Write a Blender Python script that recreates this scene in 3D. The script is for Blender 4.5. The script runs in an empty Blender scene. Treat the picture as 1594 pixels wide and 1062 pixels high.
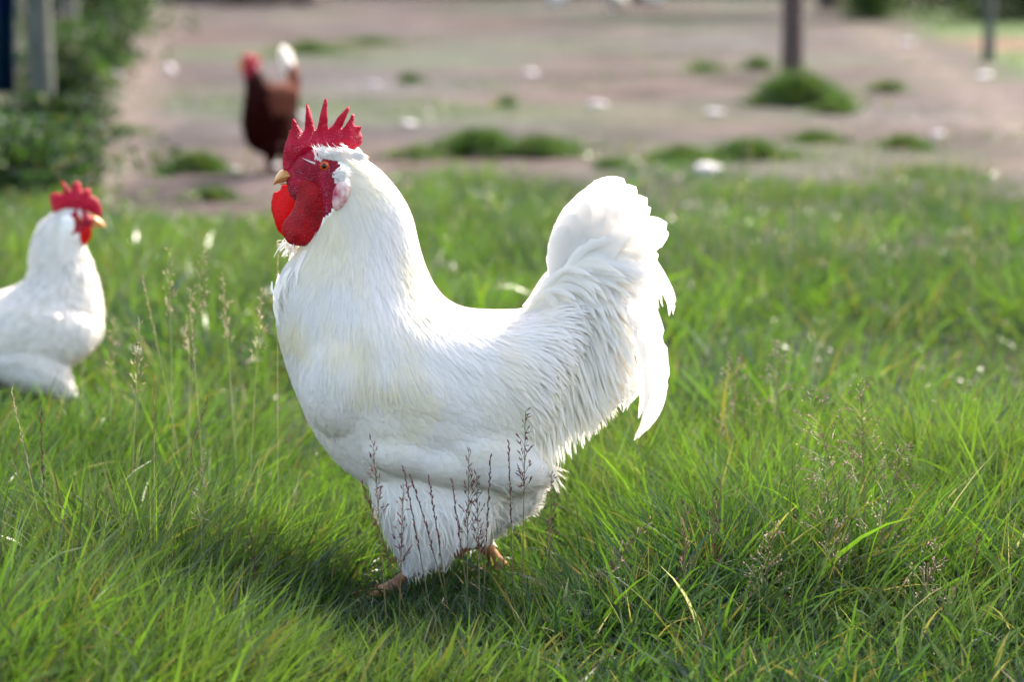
import bpy, bmesh, math, random
import numpy as np
from mathutils import Vector, Matrix, noise
from mathutils.bvhtree import BVHTree
from mathutils.geometry import delaunay_2d_cdt
random.seed(7); RNG = np.random.default_rng(7)
S = bpy.context.scene; COL = S.collection

# ------------------------------------------------------------ camera
FOC = 3764.0; CH = 0.757; PITCH = math.atan(609.0/FOC)
cam = bpy.data.cameras.new('camera'); camo = bpy.data.objects.new('camera', cam); COL.objects.link(camo)
cam.lens = 85.0; cam.sensor_width = 36.0; cam.clip_end = 500; cam.clip_start = .05
camo.location = (0, 0, CH); camo.rotation_euler = (math.pi/2-PITCH, 0, 0)
cam.dof.use_dof = True; cam.dof.focus_distance = 2.69; cam.dof.aperture_fstop = 4.0
S.camera = camo
# ------------------------------------------------------------ light
SUN_EL = math.radians(44); SUN_AZ = math.radians(38)      # azimuth clockwise from +Y (behind the birds, to the right)
w = bpy.data.worlds.new("World"); S.world = w; w.use_nodes = True
nt = w.node_tree; bg = nt.nodes['Background']
sky = nt.nodes.new('ShaderNodeTexSky'); sky.sky_type = 'NISHITA'; sky.sun_disc = False
sky.sun_elevation = SUN_EL; sky.sun_rotation = SUN_AZ; sky.air_density = 1.0; sky.dust_density = 2.5; sky.ozone_density = .6
wt = nt.nodes.new('ShaderNodeMix'); wt.data_type = 'RGBA'; wt.blend_type = 'MULTIPLY'; wt.inputs[0].default_value = 1; wt.inputs[7].default_value = (1, .885, .76, 1)   # warm tint added to the sky light, takes the blue off
nt.links.new(sky.outputs[0], wt.inputs[6]); nt.links.new(wt.outputs[2], bg.inputs[0]); bg.inputs[1].default_value = 0.15
sl = bpy.data.lights.new('sun', 'SUN'); so = bpy.data.objects.new('sun', sl); COL.objects.link(so)
sl.energy = 3.3; sl.angle = math.radians(7.0); sl.color = (1, .93, .82)
sd = Vector((math.sin(SUN_AZ)*math.cos(SUN_EL), math.cos(SUN_AZ)*math.cos(SUN_EL), math.sin(SUN_EL)))
so.rotation_euler = sd.to_track_quat('Z', 'Y').to_euler(); so.location = sd*20
S.view_settings.view_transform = 'Standard'; S.view_settings.look = 'None'; S.view_settings.gamma = 1
S.view_settings.exposure = 2.45
S.render.resolution_x = 1024; S.render.resolution_y = 683

CP, SP = math.cos(PITCH), math.sin(PITCH)
def P(px, py, Y):
    """world point at depth y=Y seen at photo pixel px,py"""
    a = (px-797)/FOC; v = (py-531)/FOC
    d = Vector((a, CP - v*SP, -SP - v*CP)); k = Y/d.y
    return Vector((d.x*k, Y, CH + d.z*k))
def G(px, py):
    """ground point seen at photo pixel"""
    a = (px-797)/FOC; v = (py-531)/FOC
    d = Vector((a, CP - v*SP, -SP - v*CP)); k = -CH/d.z
    return Vector((d.x*k, d.y*k, 0))
def UVP(p):
    dz = p[2]-CH; dep = p[1]*CP - dz*SP
    return p[0]/dep*FOC+797, 531-(p[1]*SP+dz*CP)/dep*FOC
def UVg(x, y):
    dep = y*CP + CH*SP
    return x/dep*FOC+797, 531-(y*SP-CH*CP)/dep*FOC

# ------------------------------------------------------------ node helpers
def new_mat(name):
    m = bpy.data.materials.new(name); m.use_nodes = True
    n = m.node_tree; n.nodes.clear(); out = n.nodes.new('ShaderNodeOutputMaterial')
    return m, n, out
def N(n, t, **kw):
    x = n.nodes.new(t)
    for k, v in kw.items():
        if k.startswith('i_'):
            k2 = k[2:]; k2 = int(k2) if k2.isdigit() else k2.replace('_', ' ')
            x.inputs[k2].default_value = v
        else: setattr(x, k, v)
    return x
def ramp(n, fac, stops):
    r = n.nodes.new('ShaderNodeValToRGB'); e = r.color_ramp.elements
    e[0].position, e[0].color = stops[0][0], (*stops[0][1], 1); e[1].position, e[1].color = stops[-1][0], (*stops[-1][1], 1)
    for p, c in stops[1:-1]:
        q = e.new(p); q.color = (*c, 1)
    n.links.new(fac, r.inputs[0]); return r
def thin_mat(name, transl=.4, rough=.55, spec=.3, barb=0, tint=(1, 1, 1), attr='col', coat=0, tcol=None):
    """thin leaf/feather: colour attribute, diffuse + translucent"""
    m, n, out = new_mat(name); L = n.links.new
    a = N(n, 'ShaderNodeAttribute', attribute_name=attr)
    mul = N(n, 'ShaderNodeMix', data_type='RGBA', blend_type='MULTIPLY'); mul.inputs[0].default_value = 1
    L(a.outputs['Color'], mul.inputs[6]); mul.inputs[7].default_value = (*tint, 1)
    pr = N(n, 'ShaderNodeBsdfPrincipled'); pr.inputs['Roughness'].default_value = rough
    pr.inputs['Specular IOR Level'].default_value = spec
    L(mul.outputs[2], pr.inputs['Base Color'])
    tr = N(n, 'ShaderNodeBsdfTranslucent')
    if tcol:
        m2 = N(n, 'ShaderNodeMix', data_type='RGBA', blend_type='MULTIPLY'); m2.inputs[0].default_value = 1
        L(a.outputs['Color'], m2.inputs[6]); m2.inputs[7].default_value = (*tcol, 1); L(m2.outputs[2], tr.inputs[0])
    else: L(mul.outputs[2], tr.inputs[0])
    mx = N(n, 'ShaderNodeMixShader'); mx.inputs[0].default_value = transl
    L(pr.outputs[0], mx.inputs[1]); L(tr.outputs[0], mx.inputs[2]); L(mx.outputs[0], out.inputs[0])
    if barb:
        uv = N(n, 'ShaderNodeUVMap'); sep = N(n, 'ShaderNodeSeparateXYZ'); L(uv.outputs[0], sep.inputs[0])
        ab = N(n, 'ShaderNodeMath', operation='ABSOLUTE'); L(sep.outputs[0], ab.inputs[0])
        s1 = N(n, 'ShaderNodeMath', operation='MULTIPLY_ADD'); L(ab.outputs[0], s1.inputs[0]); s1.inputs[1].default_value = -.9; L(sep.outputs[1], s1.inputs[2])
        s2 = N(n, 'ShaderNodeMath', operation='MULTIPLY'); L(s1.outputs[0], s2.inputs[0]); s2.inputs[1].default_value = barb
        s3 = N(n, 'ShaderNodeMath', operation='SINE'); L(s2.outputs[0], s3.inputs[0])
        bp = N(n, 'ShaderNodeBump'); bp.inputs['Strength'].default_value = .2; bp.inputs['Distance'].default_value = .0005
        L(s3.outputs[0], bp.inputs['Height']); L(bp.outputs[0], pr.inputs['Normal']); L(bp.outputs[0], tr.inputs['Normal'])
    return m
def solid_mat(name, c1, c2=None, scale=20, rough=.6, bump=.3, bdist=.004, spec=.4, sss=0, detail=6, lo=.35, hi=.65, stretch=None):
    m, n, out = new_mat(name); L = n.links.new
    tc = N(n, 'ShaderNodeTexCoord'); src = tc.outputs['Object']
    if stretch:
        mp = N(n, 'ShaderNodeMapping'); mp.inputs['Scale'].default_value = stretch; L(src, mp.inputs[0]); src = mp.outputs[0]
    nz = N(n, 'ShaderNodeTexNoise'); nz.inputs['Scale'].default_value = scale; nz.inputs['Detail'].default_value = detail; L(src, nz.inputs[0])
    r = ramp(n, nz.outputs[0], [(lo, c1), (hi, c2 or c1)])
    pr = N(n, 'ShaderNodeBsdfPrincipled'); pr.inputs['Roughness'].default_value = rough; pr.inputs['Specular IOR Level'].default_value = spec
    L(r.outputs[0], pr.inputs['Base Color'])
    if sss:
        pr.inputs['Subsurface Weight'].default_value = sss; pr.inputs['Subsurface Radius'].default_value = (1, .25, .15); pr.inputs['Subsurface Scale'].default_value = .006
    bp = N(n, 'ShaderNodeBump'); bp.inputs['Strength'].default_value = bump; bp.inputs['Distance'].default_value = bdist
    L(nz.outputs[0], bp.inputs['Height']); L(bp.outputs[0], pr.inputs['Normal']); L(pr.outputs[0], out.inputs[0])
    return m

def flesh_mat(name, c1, c2, speck=.5, transl=0, tcol=(1, .02, .01), bump=.5, vscale=520):
    """pebbled red skin of comb, face and wattles"""
    m, n, out = new_mat(name); L = n.links.new
    tc = N(n, 'ShaderNodeTexCoord'); src = tc.outputs['Object']
    nz = N(n, 'ShaderNodeTexNoise'); nz.inputs['Scale'].default_value = 60; nz.inputs['Detail'].default_value = 5; L(src, nz.inputs[0])
    r = ramp(n, nz.outputs[0], [(.3, c1), (.7, c2)])
    vo = N(n, 'ShaderNodeTexVoronoi'); vo.inputs['Scale'].default_value = vscale; L(src, vo.inputs[0])
    n2 = N(n, 'ShaderNodeTexNoise'); n2.inputs['Scale'].default_value = 110; L(src, n2.inputs[0])
    # tiny pale papillae
    s = ramp(n, vo.outputs['Distance'], [(.12, (1, 1, 1)), (.34, (0, 0, 0))])
    s2 = ramp(n, n2.outputs[0], [(.45, (0, 0, 0)), (.68, (1, 1, 1))])
    mm = N(n, 'ShaderNodeMath', operation='MULTIPLY'); L(s.outputs[0], mm.inputs[0]); L(s2.outputs[0], mm.inputs[1])
    m3 = N(n, 'ShaderNodeMath', operation='MULTIPLY'); L(mm.outputs[0], m3.inputs[0]); m3.inputs[1].default_value = speck
    mx = N(n, 'ShaderNodeMix', data_type='RGBA'); L(m3.outputs[0], mx.inputs[0]); L(r.outputs[0], mx.inputs[6]); mx.inputs[7].default_value = (.75, .35, .45, 1)
    pr = N(n, 'ShaderNodeBsdfPrincipled'); pr.inputs['Roughness'].default_value = .5; pr.inputs['Specular IOR Level'].default_value = .2
    L(mx.outputs[2], pr.inputs['Base Color'])
    ad = N(n, 'ShaderNodeMath', operation='SUBTRACT'); L(nz.outputs[0], ad.inputs[0]); L(vo.outputs['Distance'], ad.inputs[1])
    bp = N(n, 'ShaderNodeBump'); bp.inputs['Strength'].default_value = bump; bp.inputs['Distance'].default_value = .0012
    L(ad.outputs[0], bp.inputs['Height']); L(bp.outputs[0], pr.inputs['Normal'])
    if transl:
        tr = N(n, 'ShaderNodeBsdfTranslucent'); tr.inputs[0].default_value = (*tcol, 1)
        ms = N(n, 'ShaderNodeMixShader'); ms.inputs[0].default_value = transl
        L(pr.outputs[0], ms.inputs[1]); L(tr.outputs[0], ms.inputs[2]); L(ms.outputs[0], out.inputs[0])
    else: L(pr.outputs[0], out.inputs[0])
    return m

M = {}
M['feather'] = thin_mat('feather', .5, .65, .1, barb=260)
M['plume'] = thin_mat('plume', .45, .55, .3, barb=420)
M['grass'] = thin_mat('grass_blade', .45, .34, .65, tcol=(1.45, 1.55, .5))
M['leaf'] = thin_mat('leaf', .3, .6, .12, tcol=(1.2, 1.35, .5))
M['seed'] = thin_mat('seed', .25, .6, .3)
M['skin'] = solid_mat('down', (.84, .83, .80), (.88, .87, .84), 60, .8, .3)
M['comb'] = flesh_mat('comb_flesh', (.26, .002, .020), (.42, .004, .036), .6, .14, (.8, .01, .03), .9)
M['face'] = flesh_mat('face_flesh', (.16, .002, .012), (.38, .005, .032), .85, 0, bump=1.0)
M['wattle'] = flesh_mat('wattle_flesh', (.20, .001, .005), (.40, .003, .009), .25, .12, (.8, .006, .004), .7, 360)
M['wattle_far'] = flesh_mat('wattle_thin_backlit', (.36, .002, .004), (.52, .005, .006), .15, .25, (.8, .004, .002), .4, 300)  # brighter red than the near wattle: backlit glow put into the colour
M['shank'] = solid_mat('scaly_shank', (.36, .15, .055), (.18, .07, .045), 90, .5, .6, .002)
M['beak'] = solid_mat('beak_horn', (.46, .17, .04), (.58, .30, .10), 50, .35, .15, .001, stretch=(1, 1, 4))
M['pupil'] = solid_mat('pupil', (.004, .004, .004), None, 10, .05, 0)
M['iris'] = solid_mat('iris', (.36, .03, .004), (.60, .10, .01), 300, .1, .05, .0005)
M['dark'] = solid_mat('nostril', (.06, .01, .01), None, 10, .5, 0)
M['earlobe'] = flesh_mat('earlobe_flesh', (.40, .03, .08), (.80, .68, .62), .9, 0, bump=.6, vscale=380)
M['ear_white'] = solid_mat('white_skin', (.75, .73, .74), (.85, .84, .84), 90, .6, .4, .002)

# ------------------------------------------------------------ object helpers
def link(o, parent=None):
    COL.objects.link(o)
    if parent is not None: o.parent = parent
    return o
def empty(name, loc, label=None, cat=None, group=None):
    o = bpy.data.objects.new(name, None); o.empty_display_size = .05; COL.objects.link(o); o.location = loc
    if label: tag(o, label, cat, group)
    return o
def tag(o, label=None, cat=None, group=None, kind=None):
    if label: o['label'] = label
    if cat: o['category'] = cat
    if group: o['group'] = group
    if kind: o['kind'] = kind
    return o
def mesh_np(name, V, F, mat, parent=None, origin=None, col=None, uv=None, smooth=True):
    """V (n,3) world coords, F (m,k) uniform polygons"""
    V = np.asarray(V, dtype=np.float32).copy(); F = np.asarray(F, dtype=np.int32)
    if origin is not None: V -= np.array(origin, dtype=np.float32)
    me = bpy.data.meshes.new(name); k = F.shape[1]
    me.vertices.add(len(V)); me.vertices.foreach_set('co', V.ravel())
    me.loops.add(F.size); me.loops.foreach_set('vertex_index', F.ravel())
    me.polygons.add(len(F)); me.polygons.foreach_set('loop_start', np.arange(0, F.size, k, dtype=np.int32))
    me.polygons.foreach_set('loop_total', np.full(len(F), k, dtype=np.int32))
    me.polygons.foreach_set('use_smooth', np.full(len(F), smooth))
    if col is not None:
        a = me.color_attributes.new('col', 'FLOAT_COLOR', 'POINT')
        c4 = np.ones((len(V), 4), dtype=np.float32); c4[:, :3] = col; a.data.foreach_set('color', c4.ravel())
    if uv is not None:
        u = me.uv_layers.new(name='UVMap'); u.data.foreach_set('uv', np.asarray(uv, dtype=np.float32)[F.ravel()].ravel())
    me.update(calc_edges=True)
    for m_ in (mat if isinstance(mat, (list, tuple)) else [mat]): me.materials.append(m_)
    o = bpy.data.objects.new(name, me); link(o, parent)
    if parent is None and origin is not None: o.location = origin
    return o
def bm_obj(name, bm, mat, parent=None, origin=None, smooth=True):
    if origin is not None: bmesh.ops.translate(bm, verts=bm.verts, vec=-Vector(origin))
    me = bpy.data.meshes.new(name); bm.to_mesh(me); bm.free()
    for m_ in (mat if isinstance(mat, (list, tuple)) else [mat]): me.materials.append(m_)
    if smooth: me.polygons.foreach_set('use_smooth', [True]*len(me.polygons))
    o = bpy.data.objects.new(name, me); link(o, parent)
    if parent is None and origin is not None: o.location = origin
    return o
def catmull(pts, n):
    pts = [np.array(p, dtype=float) for p in pts]; k = len(pts)-1; out = []
    for i in range(n+1):
        t = i/n*k; j = min(int(t), k-1); f = t-j
        p0 = pts[j-1] if j > 0 else 2*pts[0]-pts[1]; p1 = pts[j]; p2 = pts[j+1]; p3 = pts[j+2] if j+2 <= k else 2*pts[k]-pts[k-1]
        out.append(.5*((2*p1)+(-p0+p2)*f+(2*p0-5*p1+4*p2-p3)*f*f+(-p0+3*p1-3*p2+p3)*f**3))
    return out
def loft(bm, rings, seg=28, sub=4):
    """rings: (front Vector, back Vector, half width, y offset). Elliptic sections, smoothly interpolated"""
    dat = [np.array([*r[0], *r[1], r[2]]) for r in rings]
    dat = catmull(dat, (len(dat)-1)*sub); prev = None; first = None
    for d in dat:
        a, b, hw = Vector(d[:3]), Vector(d[3:6]), max(d[6], .001); c = (a+b)/2; e = (a-b)/2
        e2 = Vector((0, 1, 0)) - e.normalized()*e.normalized().y; e2.normalize()
        ring = [bm.verts.new(c+e*math.cos(2*math.pi*i/seg)+e2*hw*math.sin(2*math.pi*i/seg)) for i in range(seg)]
        if prev:
            for i in range(seg): bm.faces.new((prev[i], prev[(i+1) % seg], ring[(i+1) % seg], ring[i]))
        else: first = ring
        prev = ring
    bm.faces.new(prev); bm.faces.new(list(reversed(first)))
def tube(bm, pts, rads, seg=10):
    prev = None; first = None
    for i, p in enumerate(pts):
        p = Vector(p); t = (Vector(pts[min(i+1, len(pts)-1)])-Vector(pts[max(i-1, 0)])).normalized()
        u = t.orthogonal().normalized() if abs(t.y) > .95 else t.cross(Vector((0, 1, 0))).normalized(); v = t.cross(u)
        ring = [bm.verts.new(p+(u*math.cos(2*math.pi*k/seg)+v*math.sin(2*math.pi*k/seg))*rads[i]) for k in range(seg)]
        if prev:
            for k in range(seg): bm.faces.new((prev[k], prev[(k+1) % seg], ring[(k+1) % seg], ring[k]))
        else: first = ring
        prev = ring
    bm.faces.new(prev); bm.faces.new(list(reversed(first)))
def blob(bm, c, r, rot=None, seg=20):
    m = Matrix.Translation(c) @ (rot or Matrix.Identity(4)) @ Matrix.Diagonal((*r, 1))
    bmesh.ops.create_uvsphere(bm, u_segments=seg, v_segments=seg//2+2, radius=1, matrix=m)
def fuse(bm, voxel, smooth_it, fac=.5):
    """union of closed shells as one continuous skin"""
    bmesh.ops.recalc_face_normals(bm, faces=bm.faces)
    me = bpy.data.meshes.new('tmp'); bm.to_mesh(me); bm.free(); o = bpy.data.objects.new('tmp', me); COL.objects.link(o)
    r = o.modifiers.new('r', 'REMESH'); r.mode = 'VOXEL'; r.voxel_size = voxel
    s = o.modifiers.new('s', 'SMOOTH'); s.iterations = smooth_it; s.factor = fac
    dg = bpy.context.evaluated_depsgraph_get(); dg.update()
    m2 = bpy.data.meshes.new_from_object(o.evaluated_get(dg)); bpy.data.objects.remove(o); bpy.data.meshes.remove(me)
    return m2
def inpoly(x, y, poly):
    c = False; j = len(poly)-1
    for i in range(len(poly)):
        xi, yi = poly[i]; xj, yj = poly[j]
        if (yi > y) != (yj > y) and x < (xj-xi)*(y-yi)/(yj-yi)+xi: c = not c
        j = i
    return c
def slab(poly, Y, thick, step=4.0, power=.5, dmax=None, warp=None, jig=0, smooth_outline=True):
    """puffed flat organ: outline in photo px at depth Y, thickness falls to the rim"""
    P2 = [np.array(p, float) for p in poly]
    if smooth_outline:
        P3 = catmull(P2+[P2[0]], len(P2)*4)[:-1]
    else: P3 = P2
    P3 = [p+RNG.normal(0, jig, 2) for p in P3]
    arr = np.array(P3); x0, y0 = arr.min(0); x1, y1 = arr.max(0)
    nb = len(arr)
    def dist(q):
        a = arr; b = np.roll(arr, -1, 0); ab = b-a; t = np.clip(((q-a)*ab).sum(1)/np.maximum((ab**2).sum(1), 1e-9), 0, 1)
        return np.sqrt((((a+ab*t[:, None])-q)**2).sum(1)).min()
    pts = [Vector(p) for p in arr]; ds = [0]*nb
    pl = [tuple(p) for p in arr]
    y = y0+step/2; row = 0
    while y < y1:
        x = x0+step/2+(row % 2)*step/2
        while x < x1:
            if inpoly(x, y, pl):
                d = dist(np.array([x, y]))
                if d > step*.35: pts.append(Vector((x, y)))
            x += step
        y += step*.87; row += 1
    edges = [(i, (i+1) % nb) for i in range(nb)]
    vo, eo, fo, *_ = delaunay_2d_cdt(pts, edges, [], 1, 1e-5)
    dd = [dist(np.array(v)) for v in vo]; mx = dmax or max(dd)
    bm = bmesh.new(); A = []; B = []
    for v, d in zip(vo, dd):
        h = thick*min(1, d/mx)**power*.5; wy = warp(v[0], v[1]) if warp else 0
        if d < .05: h = 0
        A.append(bm.verts.new(P(v[0], v[1], Y+wy-h)))
        B.append(A[-1] if h == 0 else bm.verts.new(P(v[0], v[1], Y+wy+h)))
    for f in fo:
        cx = sum(vo[i][0] for i in f)/len(f); cy = sum(vo[i][1] for i in f)/len(f)
        if not inpoly(cx, cy, pl): continue
        try: bm.faces.new([A[i] for i in f])
        except ValueError: pass
        if any(B[i] is not A[i] for i in f):
            try: bm.faces.new([B[i] for i in reversed(f)])
            except ValueError: pass
    bmesh.ops.recalc_face_normals(bm, faces=bm.faces)
    return bm

# ------------------------------------------------------------ feathers
class Fe:
    """collects ribbons (feathers) into one mesh: 5 verts across"""
    def __init__(s): s.V = []; s.F = []; s.C = []; s.U = []; s.n = 0
    def add(s, pts, nrm, wid, col, camber=.12, asym=0, er=None):
        K = len(pts); pts = np.array(pts); nrm = np.array(nrm)
        tg = np.gradient(pts, axis=0); tg /= np.maximum(np.linalg.norm(tg, axis=1), 1e-9)[:, None]
        side = np.cross(tg, nrm); side /= np.maximum(np.linalg.norm(side, axis=1), 1e-9)[:, None]
        nn = np.cross(side, tg); wid = np.array(wid)[:, None]
        for j, u in enumerate((-1, -.5, 0, .5, 1)):
            e_ = 1.0 if er is None or abs(u) < .6 else er[0 if u < 0 else 1][:, None]
            s.V.append(pts+side*wid*(u*e_+asym*.2)*.5+nn*(-camber*abs(u)**1.6)*wid*.5)
            s.U.append(np.stack([np.full(K, u*.5), np.linspace(0, 1, K)], 1))
            s.C.append(np.tile(col, (K, 1)) if np.ndim(col) == 1 else col)
        b = s.n
        for j in range(4):
            i = np.arange(K-1); s.F.append(np.stack([b+j*K+i, b+(j+1)*K+i, b+(j+1)*K+i+1, b+j*K+i+1], 1))
        s.n += 5*K
    def build(s, name, mat, parent, origin):
        return mesh_np(name, np.concatenate(s.V), np.concatenate(s.F), mat, parent, origin, np.concatenate(s.C), np.concatenate(s.U))
def prof(kind, K):
    t = np.linspace(0, 1, K)
    if kind == 'round': p = np.sin(np.clip(t*1.15+.12, 0, 1)*math.pi*.5)*np.sqrt(np.clip(1-t**5, 0, 1))
    elif kind == 'lance': p = (.45+.55*np.sin(np.clip(t*1.4, 0, 1)*math.pi*.5))*np.clip(1-t**2.6, 0, 1)**.9
    elif kind == 'hair': p = (1-t**2)
    else: p = np.minimum(1, .3+t*1.6)*np.clip(1-t**6, 0, 1)**.7     # broad tail feather
    p[-1] = max(p[-1], .02); return p
def flow_of(ctrl):
    A = np.array([[c[0], c[1]] for c in ctrl], float); D = np.array([[c[2], c[3]] for c in ctrl], float)
    D /= np.linalg.norm(D, axis=1)[:, None]
    E = np.array([c[4:] for c in ctrl], float)
    def f(u, v):
        d2 = (A[:, 0]-u)**2+(A[:, 1]-v)**2+60; w_ = 1/d2**1.6; w_ /= w_.sum()
        return (w_[:, None]*D).sum(0), (w_[:, None]*E).sum(0)
    return f
def sample_surface(me, n):
    me.calc_loop_triangles(); nv = len(me.vertices); co = np.empty(nv*3, np.float32); me.vertices.foreach_get('co', co); co = co.reshape(-1, 3)
    tr = np.empty(len(me.loop_triangles)*3, np.int32); me.loop_triangles.foreach_get('vertices', tr); tr = tr.reshape(-1, 3)
    a, b, c = co[tr[:, 0]], co[tr[:, 1]], co[tr[:, 2]]; ar = np.linalg.norm(np.cross(b-a, c-a), axis=1); cs = np.cumsum(ar)
    i = np.searchsorted(cs, RNG.random(n)*cs[-1]); r1 = np.sqrt(RNG.random(n))[:, None]; r2 = RNG.random(n)[:, None]
    return a[i]*(1-r1)+b[i]*r1*(1-r2)+c[i]*r1*r2
def plumage(me, n, accept, flow, kind, colf, K=6, hang=0, camber=.12, jit=.18, base_lift=.0008, lw=1.0, ex=(.4, 1.3)):
    bvh = BVHTree.FromPolygons([v.co[:] for v in me.vertices], [p.vertices[:] for p in me.polygons])
    fe = Fe(); pr = prof(kind, K)
    for p in sample_surface(me, n):
        u, v = UVP(p)
        if not accept(u, v, p): continue
        (du, dv), e = flow(u, v); L, W, lift = e[:3]
        L *= random.uniform(.75, 1.2); W *= random.uniform(.8, 1.15)*lw
        q = Vector(p); d = Vector((du, 0, -dv)); d = d+Vector((random.gauss(0, jit), random.gauss(0, jit), random.gauss(0, jit)))
        loc, nr, _, _ = bvh.find_nearest(q); pts = []; nn = []; d = (d-nr*d.dot(nr))
        if d.length < 1e-4: continue
        d.normalize(); free = q.copy(); st = L/(K-1); extra = random.uniform(*ex); n0 = nr.copy()
        for k in range(K):
            t = k/(K-1)
            if k:
                free = free+d*st
                if hang: d = (d+Vector((0, 0, -hang*st*8))).normalized()
                loc, nr, _, _ = bvh.find_nearest(free); s_ = 1.0 if not hang else max(0, 1-t*1.3)
                inside = (free-loc).dot(nr) < 0
                if inside: s_ = 1.0
                free = free.lerp(loc, s_)
                dt = d-nr*d.dot(nr)*s_
                if dt.length > 1e-4: d = dt.normalized()
            n0 = (n0*.5+nr*.5).normalized()
            pts.append(free+nr*(base_lift+lift*extra*t**1.3)); nn.append(n0 if hang else nr)
        fe.add(pts, nn, pr*W, colf(u, v), camber)
    return fe
def plume(fe, ctl, Y, width, col, kind='broad', dys=(0, 0), K=26, roll=0, rag=.05, camber=.15, fray=0):
    """a single big feather along px control points"""
    c = catmull(ctl, K-1); pts = []; nn = []
    for i, q in enumerate(c):
        t = i/(K-1); pts.append(P(q[0], q[1], Y+dys[0]*(1-t)+dys[1]*t))
    tg = np.gradient(np.array(pts), axis=0)
    for i in range(K):
        tt = Vector(tg[i]).normalized(); n_ = Vector((0, -1, 0)); n_ = (n_-tt*n_.dot(tt)).normalized()
        nn.append(Matrix.Rotation(roll, 3, tt) @ n_)
    wv = prof(kind, K)*width*(1+np.convolve(RNG.normal(0, rag, K+2), np.ones(3)/3, 'valid'))
    er = None
    if fray:
        er = []; t = np.linspace(0, 1, K)
        for _ in (0, 1):
            e = 1+RNG.normal(0, .015, K); q = (RNG.random(K) < fray*(.15+t)); e[q] *= RNG.uniform(.45, .85, q.sum()); er.append(e)
    fe.add(pts, nn, wv, col, camber, 0, er)
def white(u=0, v=0, cream=.3):
    c = cream*min(1, max(0, .42+1.1*noise.noise(Vector((u*.011, v*.011, 3)))+.7*noise.noise(Vector((u*.035, v*.02, 8))))) if u else random.random()*cream
    c *= random.uniform(.8, 1.2); b = random.uniform(.86, .92)
    return np.array([b, b*(.972-.03*c), b*(.955-.16*c)])

# ------------------------------------------------------------ the white rooster
def body_mesh(rings, Y, extra, voxel=.0028, it=13, legs=()):
    bm = bmesh.new()
    for rr in rings:
        loft(bm, [(P(f[0], f[1], Y+(r[3] if len(r) > 3 else 0)), P(b[0], b[1], Y+(r[3] if len(r) > 3 else 0)), r[2]) for r in rr for f, b in [r[:2]]])
    if extra: extra(bm)
    return fuse(bm, voxel, it)
def foot(bm, hock, ankle, r0, r1, toes, back=None):
    """shank and toes; toes: list of (dx,dy) reach on the ground"""
    hock = Vector(hock); ankle = Vector(ankle)
    tube(bm, [hock, hock.lerp(ankle, .12), hock.lerp(ankle, .5), hock.lerp(ankle, .9), ankle], [r0*.9, r0*1.15, r0*.9, r1, r1*1.15], 12)
    for dx, dy in toes:
        e = Vector((ankle.x+dx, ankle.y+dy, .006)); m1 = ankle.lerp(e, .33)+Vector((0, 0, .002)); m2 = ankle.lerp(e, .7)
        m1.z = .013; m2.z = .010
        tube(bm, [ankle, m1, m2, e], [r1, r1*.8, r1*.65, r1*.3], 10)
Y0 = 2.80
rings = [[
 ((500,230),(542,236),.012),((474,264),(592,268),.026),((492,330),(634,325),.037),((470,385),(650,385),.046),
 ((440,425),(664,427),.057),((431,475),(688,465),.069),((441,545),(722,484),.083),((467,620),(760,488),.093),
 ((504,692),(800,487),.098),((572,752),(830,482),.098),((680,778),(850,472),.092),((790,775),(866,462),.078),
 ((846,728),(884,462),.055),((872,650),(896,482),.034),((885,610),(905,520),.02)],
 # thighs
 [((575,745),(800,730),.030,-.036),((584,785),(775,792),.042,-.042),((602,830),(755,836),.038,-.042),((622,868),(716,866),.024,-.046),((636,892),(664,892),.010,-.05)],
 [((670,740),(856,722),.045,.03),((680,800),(834,784),.042,.03),((700,842),(782,822),.026,.035),((728,858),(760,846),.011,.042)]]
def rex(bm):
    c = P(500, 262, Y0); blob(bm, c, (.036, .023, .026))            # skull
    blob(bm, P(478, 288, Y0), (.024, .019, .024)); blob(bm, P(512, 300, Y0), (.026, .022, .024))
    blob(bm, P(462, 274, Y0), (.016, .010, .009))
    blob(bm, P(505, 257, Y0-.013), (.013, .010, .012))               # brow round the eye
    blob(bm, P(505, 257, Y0+.013), (.013, .010, .012))
    a1 = P(614, 958, Y0-.045); a1.z = .02; foot(bm, P(650, 880, Y0-.05), a1, .0088, .0078, [(-.07, -.01), (-.055, -.045), (-.05, .035), (.03, .012)])
    a2 = P(782, 930, Y0+.045); a2.z = .02; foot(bm, P(748, 842, Y0+.045), a2, .0095, .0078, [(-.07, .0), (-.05, -.04), (-.05, .035), (.035, .01)])
    blob(bm, P(660, 610, Y0-.062), (.10, .040, .052), Matrix.Rotation(math.radians(14), 4, 'Y'))      # folded wings fill out the sides
    blob(bm, P(660, 610, Y0+.062), (.10, .040, .052), Matrix.Rotation(math.radians(14), 4, 'Y'))
    blob(bm, P(750, 700, Y0-.055), (.075, .040, .042), Matrix.Rotation(math.radians(10), 4, 'Y'))     # fluff above the thigh
    for qx, qy in ((636, 700), (700, 716), (780, 722)):
        for s in (-1, 1): blob(bm, P(qx, qy, Y0+s*.058), (.058, .036, .030), Matrix.Rotation(math.radians(8), 4, 'Y'))
    blob(bm, P(540, 590, Y0-.04), (.055, .055, .07)); blob(bm, P(540, 590, Y0+.04), (.055, .055, .07))
me = body_mesh(rings, Y0, rex)
face_poly = [(438,262),(445,235),(470,222),(500,236),(522,246),(531,260),(529,278),(531,290),(524,310),(514,332),(496,345),(465,320),(440,300),(436,285)]
def assign(me, face_poly, leg_y, leg_skip=None):
    for p in me.polygons:
        u, v = UVP(p.center); p.use_smooth = True
        p.material_index = 2 if v > leg_y(u) else (1 if inpoly(u, v, face_poly) else 0)
assign(me, face_poly, lambda u: 880 if u < 705 else 836)
me.name = 'body'
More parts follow.
